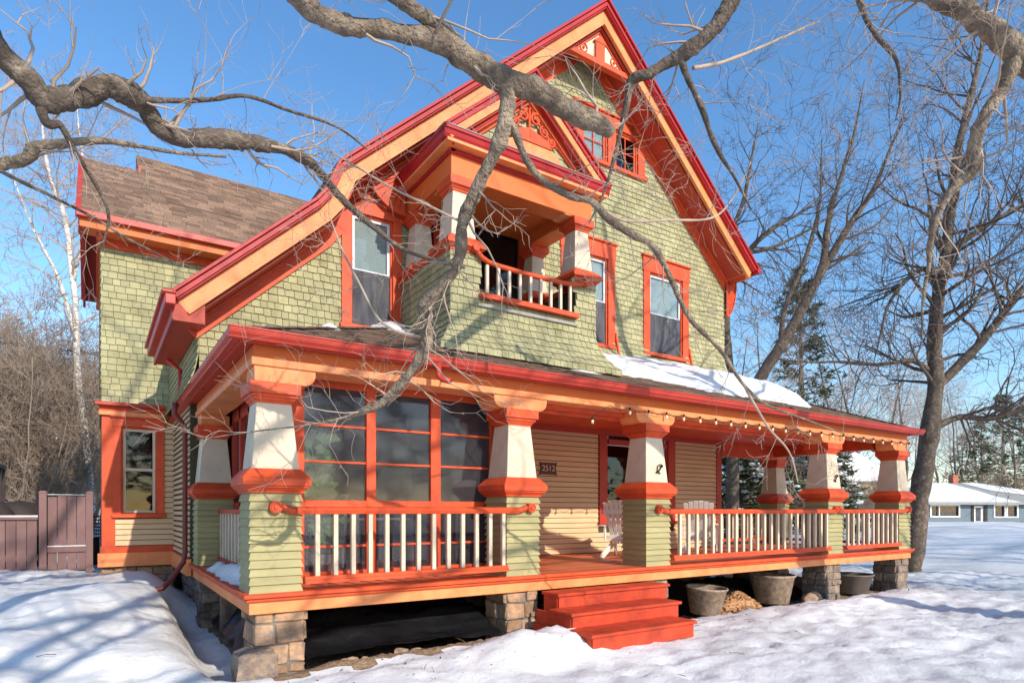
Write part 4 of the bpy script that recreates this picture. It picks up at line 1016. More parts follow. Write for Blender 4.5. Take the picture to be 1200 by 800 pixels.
def th1(x,y):
    e=.75+.9*sst(6.5,5.4,x) if x<6.5 else .75
    lo=1.55-.5*sst(5.4,6.6,x)-.25*sst(7,9,x)+.9*sst(10.8,12.6,x)+.10*math.sin(x*2.1)+.22*noise.noise(V((x*2.7,1,1)))+.1*noise.noise(V((x*8,3,1)))
    t=(.25+.08*sst(7,9,x))*sst(lo,lo+.9,y)**.55 if y>lo else -.05
    t*=sst(5.1,6.4,x)*(1-sst(11.6,13.0,x)*.8)
    return t-.02 if t>0 else -.05
snowpatch('roof_snow',5.2,13.2,.7,2.85,prf,th1,'long white snow drift on the porch roof below the right hand windows')
snowpatch('roof_snow',1.7,2.85,1.7,2.85,prf,lambda x,y:.22*math.exp(-((x-2.45)/.5)**2-((y-2.75)/.45)**2)-.05,'small snow patch on the porch roof below the tall left window')
snowpatch('roof_snow',.9,1.6,.9,1.6,prf,lambda x,y:.10*math.exp(-((x-1.15)/.16)**2-((y-1.2)/.12)**2)-.03,'tiny snow spot on the porch roof near its left corner',.04)
snowpatch('roof_snow',3.6,5.4,.55,1.0,prf,lambda x,y:.08*math.exp(-((x-5.0)/.35)**2-((y-.9)/.14)**2)-.03,'thin strip of snow on the porch roof at the foot of the balcony',.05)
snowpatch('ledge_snow',-.04,.27,.6,3.7,lambda x,y:.772,lambda x,y:.22*math.exp(-((x-.2)/.14)**2)*sst(.6,1.2,y)*(1-sst(3.0,3.6,y))*(.8+.2*math.sin(y*2))-.03,'bluish snow on the deck ledge outside the left side railing',.04)

# ================================================================ FENCE AND NEIGHBOURS
def boards(mb,xa,xb,y,za,zb,w_,rng,slant=0):
    x=xa
    while x<xb-.01:
        x2=min(x+w_,xb);dz=rng.uniform(-.012,.012)
        mb.box(x+.006,x2-.006,y-.012,y+.012,za,zb+dz+slant*(x-xa));x+=w_
fy=7.6;rg=random.Random(8)
t=thing('wooden_fence','low mauve board fence with a snowy top rail left of the gate','fence',(-4,fy,.45))
m=MB();boards(m,-7.4,-2.14,fy,.3,1.44,.15,rg);m.build('boards',M_GATE,t)
m=MB();m.box(-7.4,-2.14,fy-.06,fy+.06,1.44,1.485);m.box(-7.4,-2.14,fy+.012,fy+.06,.7,.8);m.build('rail',M_GATE,t)
m=MB();m.box(-7.4,-2.14,fy-.055,fy+.055,1.487,1.515);m.build('rail_snow',M_SNOWR,t)
t=thing('garden_gate','tall mauve board gate with two posts beside the wing of the house','gate',(-1.7,fy,.45))
m=MB();boards(m,-2.0,-1.42,fy,.5,1.86,.145,rg,.03);m.build('boards',M_GATE,t)
for x in (-2.12,-1.42):
    m=MB();m.box(x,x+.11,fy-.08,fy+.04,.3,1.92);m.frus(x+.055,fy-.02,1.92,1.96,.07,.04);m.build('post',M_GATE,t)
m=MB();m.box(-2.0,-1.42,fy-.05,fy-.013,.84,.94);m.build('rail',M_GATE,t)
m=MB();m.box(-2.0,-1.42,fy-.048,fy-.0135,.942,.958);m.box(-2.0,-1.42,fy-.02,fy+.02,1.89,1.90);m.build('rail_snow',M_SNOWR,t)
# lattice between gate and house
m=MB()
for k in range(7):m.box(-1.30,-1.19,fy+.9,fy+.92,1.05+k*.07,1.075+k*.07)
for k in range(4):m.box(-1.3+k*.035,-1.29+k*.035,fy+.92,fy+.935,.4,1.55)
m.box(-1.35,-1.2,fy+.94,fy+1.0,.4,1.05)
tag(m.build('lattice_panel',M_DARKW,None,origin=(-1.25,fy+.9,.4)),'narrow dark lattice panel between the gate and the house','lattice')
# covered garden tubs behind the fence
for i,(x,y,r) in enumerate(((-3.0,9.2,.42),(-2.55,9.6,.45))):
    m=MB();m.lathe((x,y,.45),[(0,0),(r,0),(r*1.02,.8),(r*.95,1.1),(r*.5,1.32),(0,1.36)],20);tag(m.build('covered_barrel',M_DARKW,None,origin=(x,y,.45)),['dark covered barrel behind the low fence','larger dark covered barrel behind the low fence next to the gate'][i],'barrel')
# raised deck of the neighbour, far left
t=thing('neighbour_deck','dark raised wooden deck with railing beyond the fence at far left','deck',(-5.5,16,.5))
m=MB();m.box(-9,-3.55,14.5,18,1.65,1.85);m.box(-9,-3.6,14.6,14.7,2.85,2.95);m.box(-3.65,-3.55,14.6,18,2.85,2.95);m.build('platform',M_DARKW,t)
for k in range(9):
    m=MB();m.box(-8.9+k*.65,-8.8+k*.65,14.6,14.7,.3,2.85);m.build('post',M_DARKW,t)
for k in range(4):
    m=MB();m.box(-3.65,-3.57,15.4+k*.8,15.48+k*.8,.3,2.85);m.build('post',M_DARKW,t)
# overhead wires left
m=MB()
for dz,dy in ((0,0),(.35,2)):
    m.tube([(-40+i*4,24+dy,8.0+dz+.9*((i-10)/10)**2) for i in range(21)],.018,4)
tag(m.build('overhead_wire',M_WIRE,None,origin=(-10,24,8)),'thin overhead wires crossing the sky behind the house','wire')

# blue house across the lawn at far right
Fc=V((.5532,.8330,0));Rc=V((.8330,-.5532,0))
def at(u,v,d):return CAMP+Fc*d+Rc*((u-600)/734*d)+V((0,0,(598-v)/734*d))
base=at(1076,600,56);base.z=.15
ax=(Rc*.99+Fc*.10).normalized();dp=V((-ax.y,ax.x,0))
t=thing('blue_house','low blue ranch house with snow covered roof across the snowy lawn','house',tuple(base))
fb=(base,ax,V((0,0,1)),-dp)     # u along front, v up, n toward viewer
bw=14
wins=[(1.2,3.9,.95,1.9),(5.4,6.4,.0,1.9),(7.4,8.4,.9,1.9),(8.65,9.65,.9,1.9)]
m=MB(fb);wallpanel(m,[(0,-.6),(bw,-.6),(bw,2.15),(0,2.15)],wins,.2);claps(m,0,bw,-.2,2.1,[(w_[0],w_[1],w_[2]-.1,w_[3]+.1) for w_ in wins],e=.22,t=.03)
m.box(0,.2,-.6,2.1,-8,-.2);m.box(bw-.2,bw,-.6,2.1,-8,-.2);m.box(0,bw,-.6,2.1,-8.2,-8);m.build('wall',M_BLUE,t,fix=False)
m=MB(fb)
def hip(mb,ov,z,rise,th):
    a=[(-ov,z,ov),(bw+ov,z,ov),(bw+ov,z,-8-ov),(-ov,z,-8-ov),(4,z+rise,-4),(bw-4,z+rise,-4)]
    mb.add(a,[(0,1,5,4),(1,2,5),(2,3,4,5),(3,0,4)])
    b=[(p[0],p[1]-th,p[2]) for p in a[:4]];mb.add(a[:4]+b,[(0,1,5,4),(1,2,6,5),(2,3,7,6),(3,0,4,7),(4,5,6,7)])
hip(m,.6,2.15,1.95,.15);rf=m.build('roof',M_GREYP,t,fix=False)
m=MB(fb)
# snow cover with a bare patch at the right
a=[(-.6,2.19,.62),(9.6,2.19,.62),(8.2,2.85,-1.0),(7.6,3.35,-2.1),(6.2,4.14,-4),(4,4.14,-4),(-.6,2.19,-8.6)]
m.add(a,[(0,1,2),(0,2,3),(0,3,4),(0,4,5),(0,5,6)])
m.add([(9.0,3.35,-2.1),(13.2,2.6,-.35),(12.2,3.5,-2.4),(9.4,4.12,-3.9),(7.6,4.14,-4)],[(0,1,2,3,4)])
m.build('roof_snow',M_SNOWR,rf,fix=False)
m=MB(fb);m.box(6.85,7.4,3.2,4.9,-4.6,-4.0);m.build('chimney',M_CHIM,rf)
for i,w_ in enumerate(wins):
    if i==1:
        m=MB(fb);m.box(w_[0],w_[1],.0,1.88,-.12,-.08);dr=m.build('door',M_WHITE,t);m=MB(fb);m.box(5.65,6.15,.5,1.7,-.08,-.06);m.build('door_glass',M_SCREEN,dr)
        m=MB(fb);m.box(w_[0]-.3,w_[0]-.02,0,1.9,.03,.06);m.build('shutter',M_DARKW,t);m=MB(fb);m.box(w_[1]+.02,w_[1]+.3,0,1.9,.03,.06);m.build('shutter',M_DARKW,t);continue
    m=MB(fb);f=.1
    m.box(w_[0]-f,w_[0]+.03,w_[2]-f,w_[3]+f,.02,.08);m.box(w_[1]-.03,w_[1]+f,w_[2]-f,w_[3]+f,.02,.08);m.box(w_[0],w_[1],w_[3]-.02,w_[3]+f,.02,.08);m.box(w_[0],w_[1],w_[2]-f,w_[2]+.02,.02,.08)
    if i==0:m.box(1.95,2.03,w_[2],w_[3],.02,.08)
    wn=m.build('window',M_WHITE,t);m=MB(fb);m.box(w_[0],w_[1],w_[2],w_[3],-.1,-.08);m.build('pane',M_GLASSD,wn)
m=MB(fb);m.box(-.1,.12,-.2,2.1,.03,.06);m.build('corner_board',M_WHITE,t)
m=MB(fb);m.box(.8,bw-.5,-.3,2.0,-4,-3.9);m.build('interior',M_DIM,t)
# tan house glimpsed through the porch
base2=at(1000,598,45);base2.z=.2
t=thing('tan_house','tan house glimpsed through the far porch bay behind bare branches','house',tuple(base2))
fb2=(base2,Rc,V((0,0,1)),-Fc)
m=MB(fb2);m.box(-3.2,3.0,-.8,3.6,-6,0);m.build('wall',M_TANH,t)
m=MB(fb2);m.prism([(-3.7,3.5),(3.5,3.5),(-.1,5.6)],-6.3,.4,'z');m.build('roof',M_SNOWR,t)
m=MB(fb2);m.box(.9,1.9,1.3,2.5,.01,.06);m.build('window',M_SCREEN,t)
# clipped dark hedge in front of the blue house at the right edge
m=MB();rg=random.Random(31)
for k in range(1400):
    p=base+ax*rg.uniform(7.0,16)+dp*rg.uniform(-3.2,-2.4)+V((0,0,rg.uniform(-.2,.45)));d=V([rg.uniform(-1,1) for _ in range(3)]).normalized()*.16;e=d.cross(V((.3,.2,1))).normalized()*.07
    m.add([p-d,p+e,p+d,p-e],[(0,1,2,3)])
tag(m.build('hedge',M_THICK,None,fix=False,origin=base+ax*11-dp*2.8),'low brown hedge in front of the blue house at the right edge','hedge')

# ================================================================ TREES
def spl(pts,n=4):
    # Catmull-Rom through (vec, radius) pairs
    out=[];N=len(pts)
    for i in range(N-1):
        p0,p1,p2,p3=[pts[max(0,min(N-1,i+k))] for k in (-1,0,1,2)]
        for s in range(n):
            t=s/n
            q=.5*((2*p1[0])+(p2[0]-p0[0])*t+(2*p0[0]-5*p1[0]+4*p2[0]-p3[0])*t*t+(3*p1[0]-p0[0]-3*p2[0]+p3[0])*t**3)
            out.append((q,p1[1]+(p2[1]-p1[1])*t))
    out.append(pts[-1]);return out
def gnarl(l,rng,a=.25,w_=.55):
    o=[]
    for i,(p,r) in enumerate(l):
        k=1+a*noise.noise(p*7)+.12*noise.noise(p*19);o.append((p+V([noise.noise(p*5+V((k2*7,0,0)))*r*w_ for k2 in range(3)]),r*k))
    return o
def grow(mb,p,d,L,r,lev,rng,up=.0,rmin=.0035,kids=(3,5),wander=.22,sides=None,ang=(25,60)):
    n=max(3,min(7,int(L/.12)))
    pts=[p.copy()];rad=[r];dd=d.normalized();cur=p.copy()
    for i in range(n):
        dd=(dd+V([rng.gauss(0,wander) for _ in range(3)])+V((0,0,up))).normalized();cur=cur+dd*L/n;pts.append(cur.copy());rad.append(max(rmin*.6,r*(1-.72*(i+1)/n)))
    mb.tube(pts,rad,sides or (7 if r>.05 else 5 if r>.015 else 3),cap=False)
    if lev<=0:return
    k=rng.randint(*kids)
    for c in range(k):
        t=rng.uniform(.2,1) if c else .98
        i=min(n-1,int(t*n));q=pts[i].lerp(pts[i+1],t*n-i if t*n-i<=1 else 1);q_r=rad[i]
        loc=(pts[i+1]-pts[i]).normalized();ax_=loc.cross(V([rng.gauss(0,1) for _ in range(3)])).normalized()
        a=R(rng.uniform(*ang));nd=Matrix.Rotation(a,3,ax_)@loc
        grow(mb,q,nd,L*rng.uniform(.45,.7),max(rmin,q_r*rng.uniform(.5,.7)),lev-1,rng,up,rmin,kids,wander,None,ang)
LS=1.0
def limb(name,pts,par,mt,tw=None,seed=1,lev=2,nt=10,tl=(.35,.8),twm=None,up=0,start=.15,lift=.3,wander=.2,rt=.27):
    # pts: (u,v,depth,radius px)
    rng=random.Random(seed)
    l=[(at(u,v,d),LS*r*d/734) for u,v,d,r in pts]
    l=gnarl(spl(l,11),rng,.22,.32)
    m=MB();m.tube([a for a,b in l],[b for a,b in l],16,cap=True)
    for i,q in enumerate(m.v):
        a,b=l[min(i//16,len(l)-1)];d=(q-a);n_=noise.noise(q*16)*.16+noise.noise(q*38)*.10+.10*(1-2*abs(noise.noise(q*9)))
        m.v[i]=a+d*(1+n_*(1 if b>.02 else .3))
    for i in range(int(len(l)*.35)):   # bark knobs
        k=rng.randrange(len(l));a,b=l[k]
        if b>.03:blob(m,tuple(a+V([rng.uniform(-1,1) for _ in range(3)])*b*.7),b*rng.uniform(.3,.5),k,1,(1,1,1),.4)
    o=m.build(name,mt,par,fix=False)
    m=MB()
    for i in range(nt):
        k=int(len(l)*(start+(1-start)*(i+rng.random())/nt));k=min(k,len(l)-2);a,b=l[k];d=(l[k+1][0]-a).normalized()
        ax_=d.cross(V([rng.gauss(0,1) for _ in range(3)])).normalized();nd=Matrix.Rotation(R(rng.uniform(35,80)),3,ax_)@d+V((0,0,lift))
        grow(m,a,nd,rng.uniform(*tl),max(.003,min(b*rt,.016)),lev,rng,up,.0022,(2,4),wander,None,(20,55))
    if m.v:m.build('twigs',twm or M_TWIG,o,fix=False)
    return o
# near tree at the left: trunk outside the frame, long limb reaching over the wing
TA=thing('shade_tree','gnarled bare tree limb reaching in from the upper left over the wing roof','tree',(-4.2,-2.2,0))
m=MB();m.tube([a for a,b in gnarl(spl([(V((-4.2,-2.2,-.2)),.34),(V((-4.15,-2.2,1.5)),.27),(V((-4.0,-2.1,3.2)),.23),(V((-3.9,-2.0,5)),.2),(V((-3.8,-1.9,7.5)),.14)],5),None)],[b for a,b in spl([(V((0,0,0)),.34),(V((0,0,1)),.27),(V((0,0,3.2)),.23),(V((0,0,5)),.2),(V((0,0,7.5)),.14)],5)],14);m.build('trunk',M_BARK,TA,fix=False)
q=V((-3.95,-2.05,4.6))
def topx(p):
    r=p-CAMP;d=r.dot(Fc);return (600+734*r.dot(Rc)/d,598-734*r.z/d,d)
uA=topx(q)
limb('limb',[(uA[0],uA[1],uA[2],22),(-120,-60,3.5,16),(0,62,3.9,13),(28,90,4.0,13),(50,116,4.1,13),(75,117,4.2,13),(120,103,4.3,12),(150,108,4.4,12),(170,125,4.6,11),(187,153,4.7,10),(215,161,4.8,10),(270,164,5,8.5),(300,168,5.1,8),(335,175,5.3,7),(355,184,5.4,6.5),(368,194,5.5,5),(400,232,5.8,3.6),(440,268,5.9,3),(480,295,6.0,2.3),(545,314,6.1,1.4)],TA,M_BARKD,seed=3,nt=30,start=.12,tl=(.3,.75),lift=.5,wander=.26)
limb('limb',[(-150,260,4.6,10),(-60,215,4.8,8),(0,194,5,7),(30,186,5,6.5),(42,172,5,5.5),(70,168,5.1,4.5),(130,166,5.2,3),(200,178,5.4,2),(265,184,5.6,1.2)],TA,M_BARK,seed=4,nt=16,start=.3,tl=(.25,.6),lift=.2)
limb('limb',[(48,116,4.1,6),(50,135,4.1,5.5),(58,146,4.15,4.5),(72,148,4.2,3.5),(90,180,4.3,2.8),(113,218,4.5,2.2),(127,252,4.6,1.6),(120,290,4.7,.9)],TA,M_BARKD,seed=5,nt=9,start=.3,tl=(.2,.5),lift=0)
limb('limb',[(168,116,4.5,3.5),(200,118,4.6,2.8),(245,117,4.8,2.5),(290,113,5,2.2),(340,130,5.2,1.8),(395,149,5.4,1.3),(430,175,5.6,.9)],TA,M_BARKD,seed=6,nt=10,start=.2,tl=(.3,.7),lift=.35)
limb('limb',[(-40,170,4.6,3),(0,200,4.7,2.4),(60,230,4.9,2),(110,255,5,1.6),(150,280,5.1,1.3),(210,310,5.2,.9)],TA,M_BARKD,seed=16,nt=10,start=.2,tl=(.2,.5),lift=.1)
# near tree behind the viewer: thick sawn limb over the gable with long hanging branches
TB=thing('overhanging_tree','large old bare tree whose thick sawn limb and drooping branches hang across the balcony','tree',(-2.4,-12,0))
tk=[(V((-2.4,-12,-.2)),.48),(V((-2.45,-12,1.5)),.36),(V((-2.4,-12,3.4)),.32),(V((-2.3,-12.1,6)),.28),(V((-2.1,-12.2,9)),.22),(V((-1.8,-12.2,12.5)),.14),(V((-1.5,-12.1,16)),.05)]
m=MB();g_=gnarl(spl(tk,5),None);m.tube([a for a,b in g_],[b for a,b in g_],14);m.build('trunk',M_BARK,TB,fix=False)
m=MB();rg=random.Random(77)
for i in range(6):
    z=5+i*1.7;a=rg.random()*6.28;grow(m,V((-2.1,-12.1,z)),V((math.cos(a),math.sin(a)*.8,.55)),rg.uniform(2.2,3.6),.08,2,rg,.03,.008,(2,4),.16)
m.build('crown_branches',M_BARK,TB,fix=False)
for k,pp in enumerate(([(-2.3,-12,4.5,.15),(1,-10.8,5.7,.12),(4,-10.2,6.3,.085),(7.5,-10,6.9,.045)],[(-2.3,-12,7.2,.12),(1.5,-11,7.6,.10),(5,-10.4,8.6,.07),(10,-10,9.6,.04)],[(-2.3,-12,6.5,.2),(-1.0,-11.6,9,.16),(.4,-11,11,.13),(1.6,-10.6,13.4,.08),(2.2,-10.4,15.5,.04)],[(-2.2,-12,5,.2),(0,-11.8,7.2,.16),(2.5,-11.2,9,.13),(5,-10.8,11,.09),(7.5,-10.6,12.5,.04)],[(-2.3,-12,8,.14),(-1.2,-11.4,10.5,.11),(-.8,-10.8,13,.07),(-.6,-10.4,15,.03)],[(-2.4,-12,3.8,.15),(-1.0,-11.2,5.4,.12),(.6,-10.6,6.6,.08),(2.4,-10.2,7.6,.03)])):
    rg=random.Random(200+k);g_=gnarl(spl([(V(q[:3]),q[3]*.55) for q in pp],6),None);m=MB();m.tube([a for a,b in g_],[b for a,b in g_],9)
    ol=m.build('limb',M_BARK,TB,fix=False);m=MB()
    for i in range(9):
        a,b=g_[int(len(g_)*(.42+.56*i/9))];an=rg.random()*6.28;grow(m,a,V((math.cos(an),math.sin(an)*.7,.6)),rg.uniform(1.4,2.8),min(.05,b*.6),2,rg,.03,.008,(2,3),.2)
    m.build('crown_branches',M_BARK,ol,fix=False)
m=MB();bb=[(V((-2.4,-12,3.6)),.24),(V((-2.0,-10,4.7)),.19),(V((-1.6,-7.6,5.2)),.15),(V((-1.1,-5,4.95)),.115),(at(318,-38,3.3),.09)]
g_=gnarl(spl(bb,6),None);m.tube([a for a,b in g_],[b for a,b in g_],12);m.build('limb',M_BARK,TB,fix=False)
LS=.68
limb('limb',[(318,-38,3.3,20),(350,-5,3.4,17),(385,24,3.5,14.5),(430,33,3.6,14),(480,42,3.7,14.5),(520,52,3.8,17),(550,72,3.9,20),(590,92,4,19),(625,108,4.1,17),(660,124,4.2,16),(690,140,4.3,15),(706,148,4.38,13.5),(717,156,4.42,10),(719,158,4.43,3)],TB,M_BARK,seed=31,nt=7,start=.1,tl=(.2,.6),lift=.2)
limb('limb',[(430,-50,3.3,10),(452,-12,3.5,10),(480,8,3.6,10),(510,28,3.75,10.5),(540,58,3.85,11)],TB,M_BARK,seed=32,nt=4,start=.1)
LS=.78
limb('limb',[(588,96,4,10),(595,118,4.02,11),(590,150,4.05,10),(577,183,4.1,9),(562,213,4.15,9),(553,235,4.2,9),(542,262,4.25,8.5),(540,292,4.3,8),(532,318,4.35,8),(516,337,4.4,8),(502,350,4.4,10.5),(497,368,4.45,9),(500,392,4.5,8.5),(494,418,4.55,8),(478,440,4.6,7.4),(458,463,4.65,6.8),(432,480,4.7,5),(400,490,4.75,2.2),(360,498,4.8,1.6),(300,505,4.9,1.2),(230,515,5.05,.8)],TB,M_BARK,seed=33,nt=26,start=.22,tl=(.2,.6),lift=-.05,wander=.24)
limb('limb',[(594,135,4.04,5),(605,158,4.1,6),(615,182,4.15,5.5),(630,205,4.25,5),(652,221,4.35,5),(672,231,4.4,5),(693,236,4.5,5),(712,255,4.6,5),(738,273,4.7,5),(762,286,4.8,4.6),(778,308,4.9,4.4),(790,335,5.05,4),(805,368,5.2,3.8),(822,388,5.35,3.4),(846,412,5.5,3),(868,446,5.7,2.6),(895,472,5.9,2),(940,490,6.2,1.4),(990,508,6.5,.9)],TB,M_BARK,seed=34,nt=22,start=.2,tl=(.2,.65),lift=-.1,wander=.22)
limb('limb',[(692,236,4.5,2.5),(730,258,4.7,2),(785,258,5,1.8),(835,255,5.3,1.5),(860,230,5.5,1.2),(880,190,5.6,.8)],TB,M_TWIG,seed=35,nt=8,start=.2,tl=(.2,.5))
limb('limb',[(870,448,5.7,1.8),(900,500,5.8,1.6),(925,530,5.9,1.3),(935,565,6,.9)],TB,M_TWIG,seed=36,nt=7,start=.1,tl=(.15,.4),lift=-.1)
limb('limb',[(497,395,4.5,2),(450,380,4.5,1.8),(420,330,4.5,1.5),(400,290,4.5,1.2),(385,250,4.5,.9)],TB,M_TWIG,seed=37,nt=9,start=.1,tl=(.15,.45),lift=.1)
limb('limb',[(545,262,4.25,2),(500,240,4.25,1.7),(450,215,4.3,1.4),(400,185,4.4,1.0),(365,170,4.5,.8)],TB,M_TWIG,seed=38,nt=9,start=.1,tl=(.15,.45),lift=.1)
LS=.95
# third near tree: limbs entering from the top right
TC=thing('leaning_tree','bare tree limbs entering at the upper right and drooping beside the gable','tree',(11.5,-6.5,0))
q0=V((11.5,-6.5,-.2));tk=[(q0,.34),(V((11.2,-6.4,2)),.28),(V((10.6,-6.2,4.2)),.24),(V((9.8,-5.9,6.5)),.17),(V((8.8,-5.6,9)),.10),(V((8.0,-5.2,12)),.03)]
m=MB();g_=gnarl(spl(tk,5),None);m.tube([a for a,b in g_],[b for a,b in g_],14);m.build('trunk',M_BARK,TC,fix=False)
m=MB();rg=random.Random(78)
for i in range(9):
    a=rg.random()*6.28;grow(m,V((9.8,-5.9,6.5))+V((-.35,.12,.8))*i*.5,V((math.cos(a),math.sin(a)*.8,.6)),rg.uniform(1.8,3),.06,3,rg,.03,.005,(2,4),.18)
m.build('crown_branches',M_TWIG,TC,fix=False)
u1=topx(V((10.8,-6.25,3.6)))
m=MB();g_=gnarl(spl([(V((10.8,-6.25,3.6)),.2),(V((9,-5.6,4.6)),.17),(V((7,-5.3,5.2)),.15),(at(1240,95,5.6),.125)],5),None);m.tube([a for a,b in g_],[b for a,b in g_],12);m.build('limb',M_BARK,TC,fix=False)
limb('limb',[(1240,95,5.6,16),(1200,66,5.55,14.5),(1170,42,5.5,12),(1140,18,5.5,10.5),(1105,3,5.5,8),(1070,-20,5.5,6),(1020,-45,5.4,4)],TC,M_BARK,seed=41,nt=14,start=.3,tl=(.4,1.1),lift=-.5,lev=3)
limb('limb',[(1192,62,5.55,9),(1184,82,5.55,8.5),(1174,107,5.6,8),(1156,132,5.6,7.5),(1146,155,5.65,7),(1141,178,5.7,7),(1141,200,5.7,6.5),(1122,217,5.75,6),(1102,242,5.8,4.5),(1092,275,5.9,3.5),(1088,310,6,2.6),(1082,350,6,1.8),(1080,392,6.1,1)],TC,M_BARK,seed=42,nt=22,start=.1,tl=(.3,.9),lift=.0,lev=3)
m=MB();g_=gnarl(spl([(V((9.0,-5.7,8.4)),.12),(V((6.6,-4.9,8.4)),.10),(V((4.6,-3.9,7.4)),.09),(at(872,-25,5.1),.075)],5),None);m.tube([a for a,b in g_],[b for a,b in g_],10);m.build('limb',M_BARKD,TC,fix=False)
limb('limb',[(872,-25,5.1,9),(850,12,5.1,9),(832,38,5.1,8.5),(808,57,5.15,8),(780,74,5.2,6.5),(758,86,5.2,5.5),(740,94,5.25,5),(735,118,5.3,4),(728,150,5.35,3),(720,185,5.4,2.4),(708,225,5.45,1.6),(690,262,5.5,.9)],TC,M_BARKD,seed=43,nt=18,start=.12,tl=(.2,.6),lift=0)
limb('limb',[(797,66,5.17,4),(806,92,5.2,3.6),(820,122,5.2,3.2),(834,160,5.25,2.8),(846,185,5.3,2.4),(858,203,5.3,1.8),(880,245,5.4,1.1)],TC,M_BARKD,seed=44,nt=10,start=.1,tl=(.2,.6),lift=0)
limb('limb',[(812,80,5.2,2.6),(850,72,5.3,2),(900,52,5.4,1.6),(960,25,5.5,1)],TC,M_TWIG,seed=45,nt=9,start=.1,tl=(.2,.6),lift=.1)
limb('limb',[(1000,-30,5.6,4),(1010,10,5.6,3.4),(1025,40,5.6,2.8),(1050,70,5.7,2.2),(1055,110,5.7,1.5),(1050,140,5.7,.9)],TC,M_BARKD,seed=46,nt=14,start=.1,tl=(.3,.7),lift=-.2,lev=3)

# mid-distance trees to the right with their own shapes
def midtree(name,label,cat,stems,seed,mt,nt=40,tl=(1.2,3.2),lev=3,up=.03,rmin=.012,group=None,start=.3,wander=.16,twm=None):
    b0=at(*stems[0][0][:3]);b0.z=gz(b0.x,b0.y)
    t=thing(name,label,cat,tuple(b0),group);rng=random.Random(seed)
    for si,st_ in enumerate(stems):
        l=[(at(u,v,d),.88*r*d/734*.9) for u,v,d,r in st_]
        if si==0:l[0]=(V((l[0][0].x,l[0][0].y,b0.z-.2)),l[0][1]*1.15)
        l.append((l[-1][0]+(l[-1][0]-l[-2][0])*.9+V((rng.gauss(0,.15),0,.15)),.008))
        l=gnarl(spl(l,4),rng,.12,.2);m=MB();m.tube([a for a,b in l],[b for a,b in l],10);m.build('trunk' if si==0 else 'limb',mt,t,fix=False)
        m=MB()
        for i in range(nt if si==0 else nt//2):
            k=int(len(l)*(start+(1-start)*(i+rng.random())/nt)) if si==0 else rng.randrange(max(1,len(l)//4),len(l)-1)
            k=min(k,len(l)-2);a,b=l[k];d=(l[k+1][0]-a).normalized();ax_=d.cross(V([rng.gauss(0,1) for _ in range(3)])).normalized()
            nd=Matrix.Rotation(R(rng.uniform(35,75)),3,ax_)@d
            grow(m,a,nd,rng.uniform(*tl),max(rmin,min(b*.4,.06)),lev,rng,up,rmin,(2,4),wander)
        m.build('branches',twm or M_TWIGD,t,fix=False)
    return t
midtree('maple_tree','tall dark bare tree standing just beyond the right end of the porch','tree',
 [[(1068,690,17,14),(1074,610,17,13.5),(1081,560,17,13.3),(1090,500,17,12.5),(1096,450,17,10.5),(1095,400,17,9.5),(1099,350,17,9),(1108,300,17,8),(1114,250,17,7),(1120,190,17,6),(1133,130,17,4.5),(1150,60,17,3),(1160,-20,17,1.5)],
  [(1096,455,17,7),(1120,432,17,7),(1150,400,16.8,6.5),(1180,362,16.6,5.5),(1210,325,16.4,4.5),(1260,270,16,3)],
  [(1090,505,17,5),(1125,488,17,4.5),(1165,490,16.8,4),(1215,470,16.5,2.5)],
  [(1095,440,17,4.5),(1070,423,17,3.5),(1030,427,17,2.6),(985,424,17,2),(940,424,17,1.2)],
  [(1100,345,17,5),(1085,315,17,4),(1060,330,17,3),(1040,360,17,2),(1030,400,17,1.2)],
  [(1105,300,17,5),(1150,268,17,4),(1190,245,17,3),(1230,225,17,2)]],51,M_BARKD,nt=64,tl=(.9,2.6),rmin=.007,lev=3)
midtree('forked_tree','bare forked tree leaning right in front of a dark pine','tree',
 [[(872,640,24,10),(880,480,24,9),(893,440,24,8.5),(915,405,24,7.8),(938,365,24,7),(958,328,24,6),(980,290,24,5.5),(1003,253,24,4.5),(1025,220,24,3.5),(1045,170,24,2)],
  [(958,330,24,5.5),(966,300,24,5),(970,265,24,4.2),(980,225,24,3.2),(1000,160,24,2)],
  [(915,405,24,4),(920,360,24,3.5),(945,300,24,3),(960,240,24,2),(962,200,24,1.4)]],52,M_BARKD,nt=16,tl=(1.0,2.6),rmin=.008,start=.5)
midtree('roadside_tree','slim bare tree rising behind the right gable corner of the house','tree',
 [[(858,620,22,9),(858,480,22,8),(853,430,22,7.5),(850,380,22,7),(855,335,22,6),(875,298,22,4.5),(905,268,22,3.5),(945,245,22,2)],
  [(856,335,22,4),(850,290,22,3.5),(870,240,22,3),(880,190,22,2)],
  [(878,296,22,3),(905,290,22,2.5),(950,268,22,1.5)]],53,M_BARKD,nt=20,tl=(1.2,2.8),rmin=.008,start=.45)
midtree('birch_tree','tall white birch standing on the slope behind the gate at left','tree',
 [[(108,640,24,5.5),(101,520,24,5),(91,440,24,4.6),(89,370,24,4.2),(83,310,24,3.8),(76,255,24,4),(60,215,24,3),(52,170,24,2)],
  [(90,400,24,3),(70,330,24,2.6),(40,270,24,2),(20,220,24,1.3)],
  [(86,330,24,3),(98,270,24,2.5),(100,210,24,2),(92,150,24,1.2)]],54,M_BIRCH,nt=34,tl=(1.2,2.6),rmin=.009,start=.3,up=.02,twm=M_TWIGF)

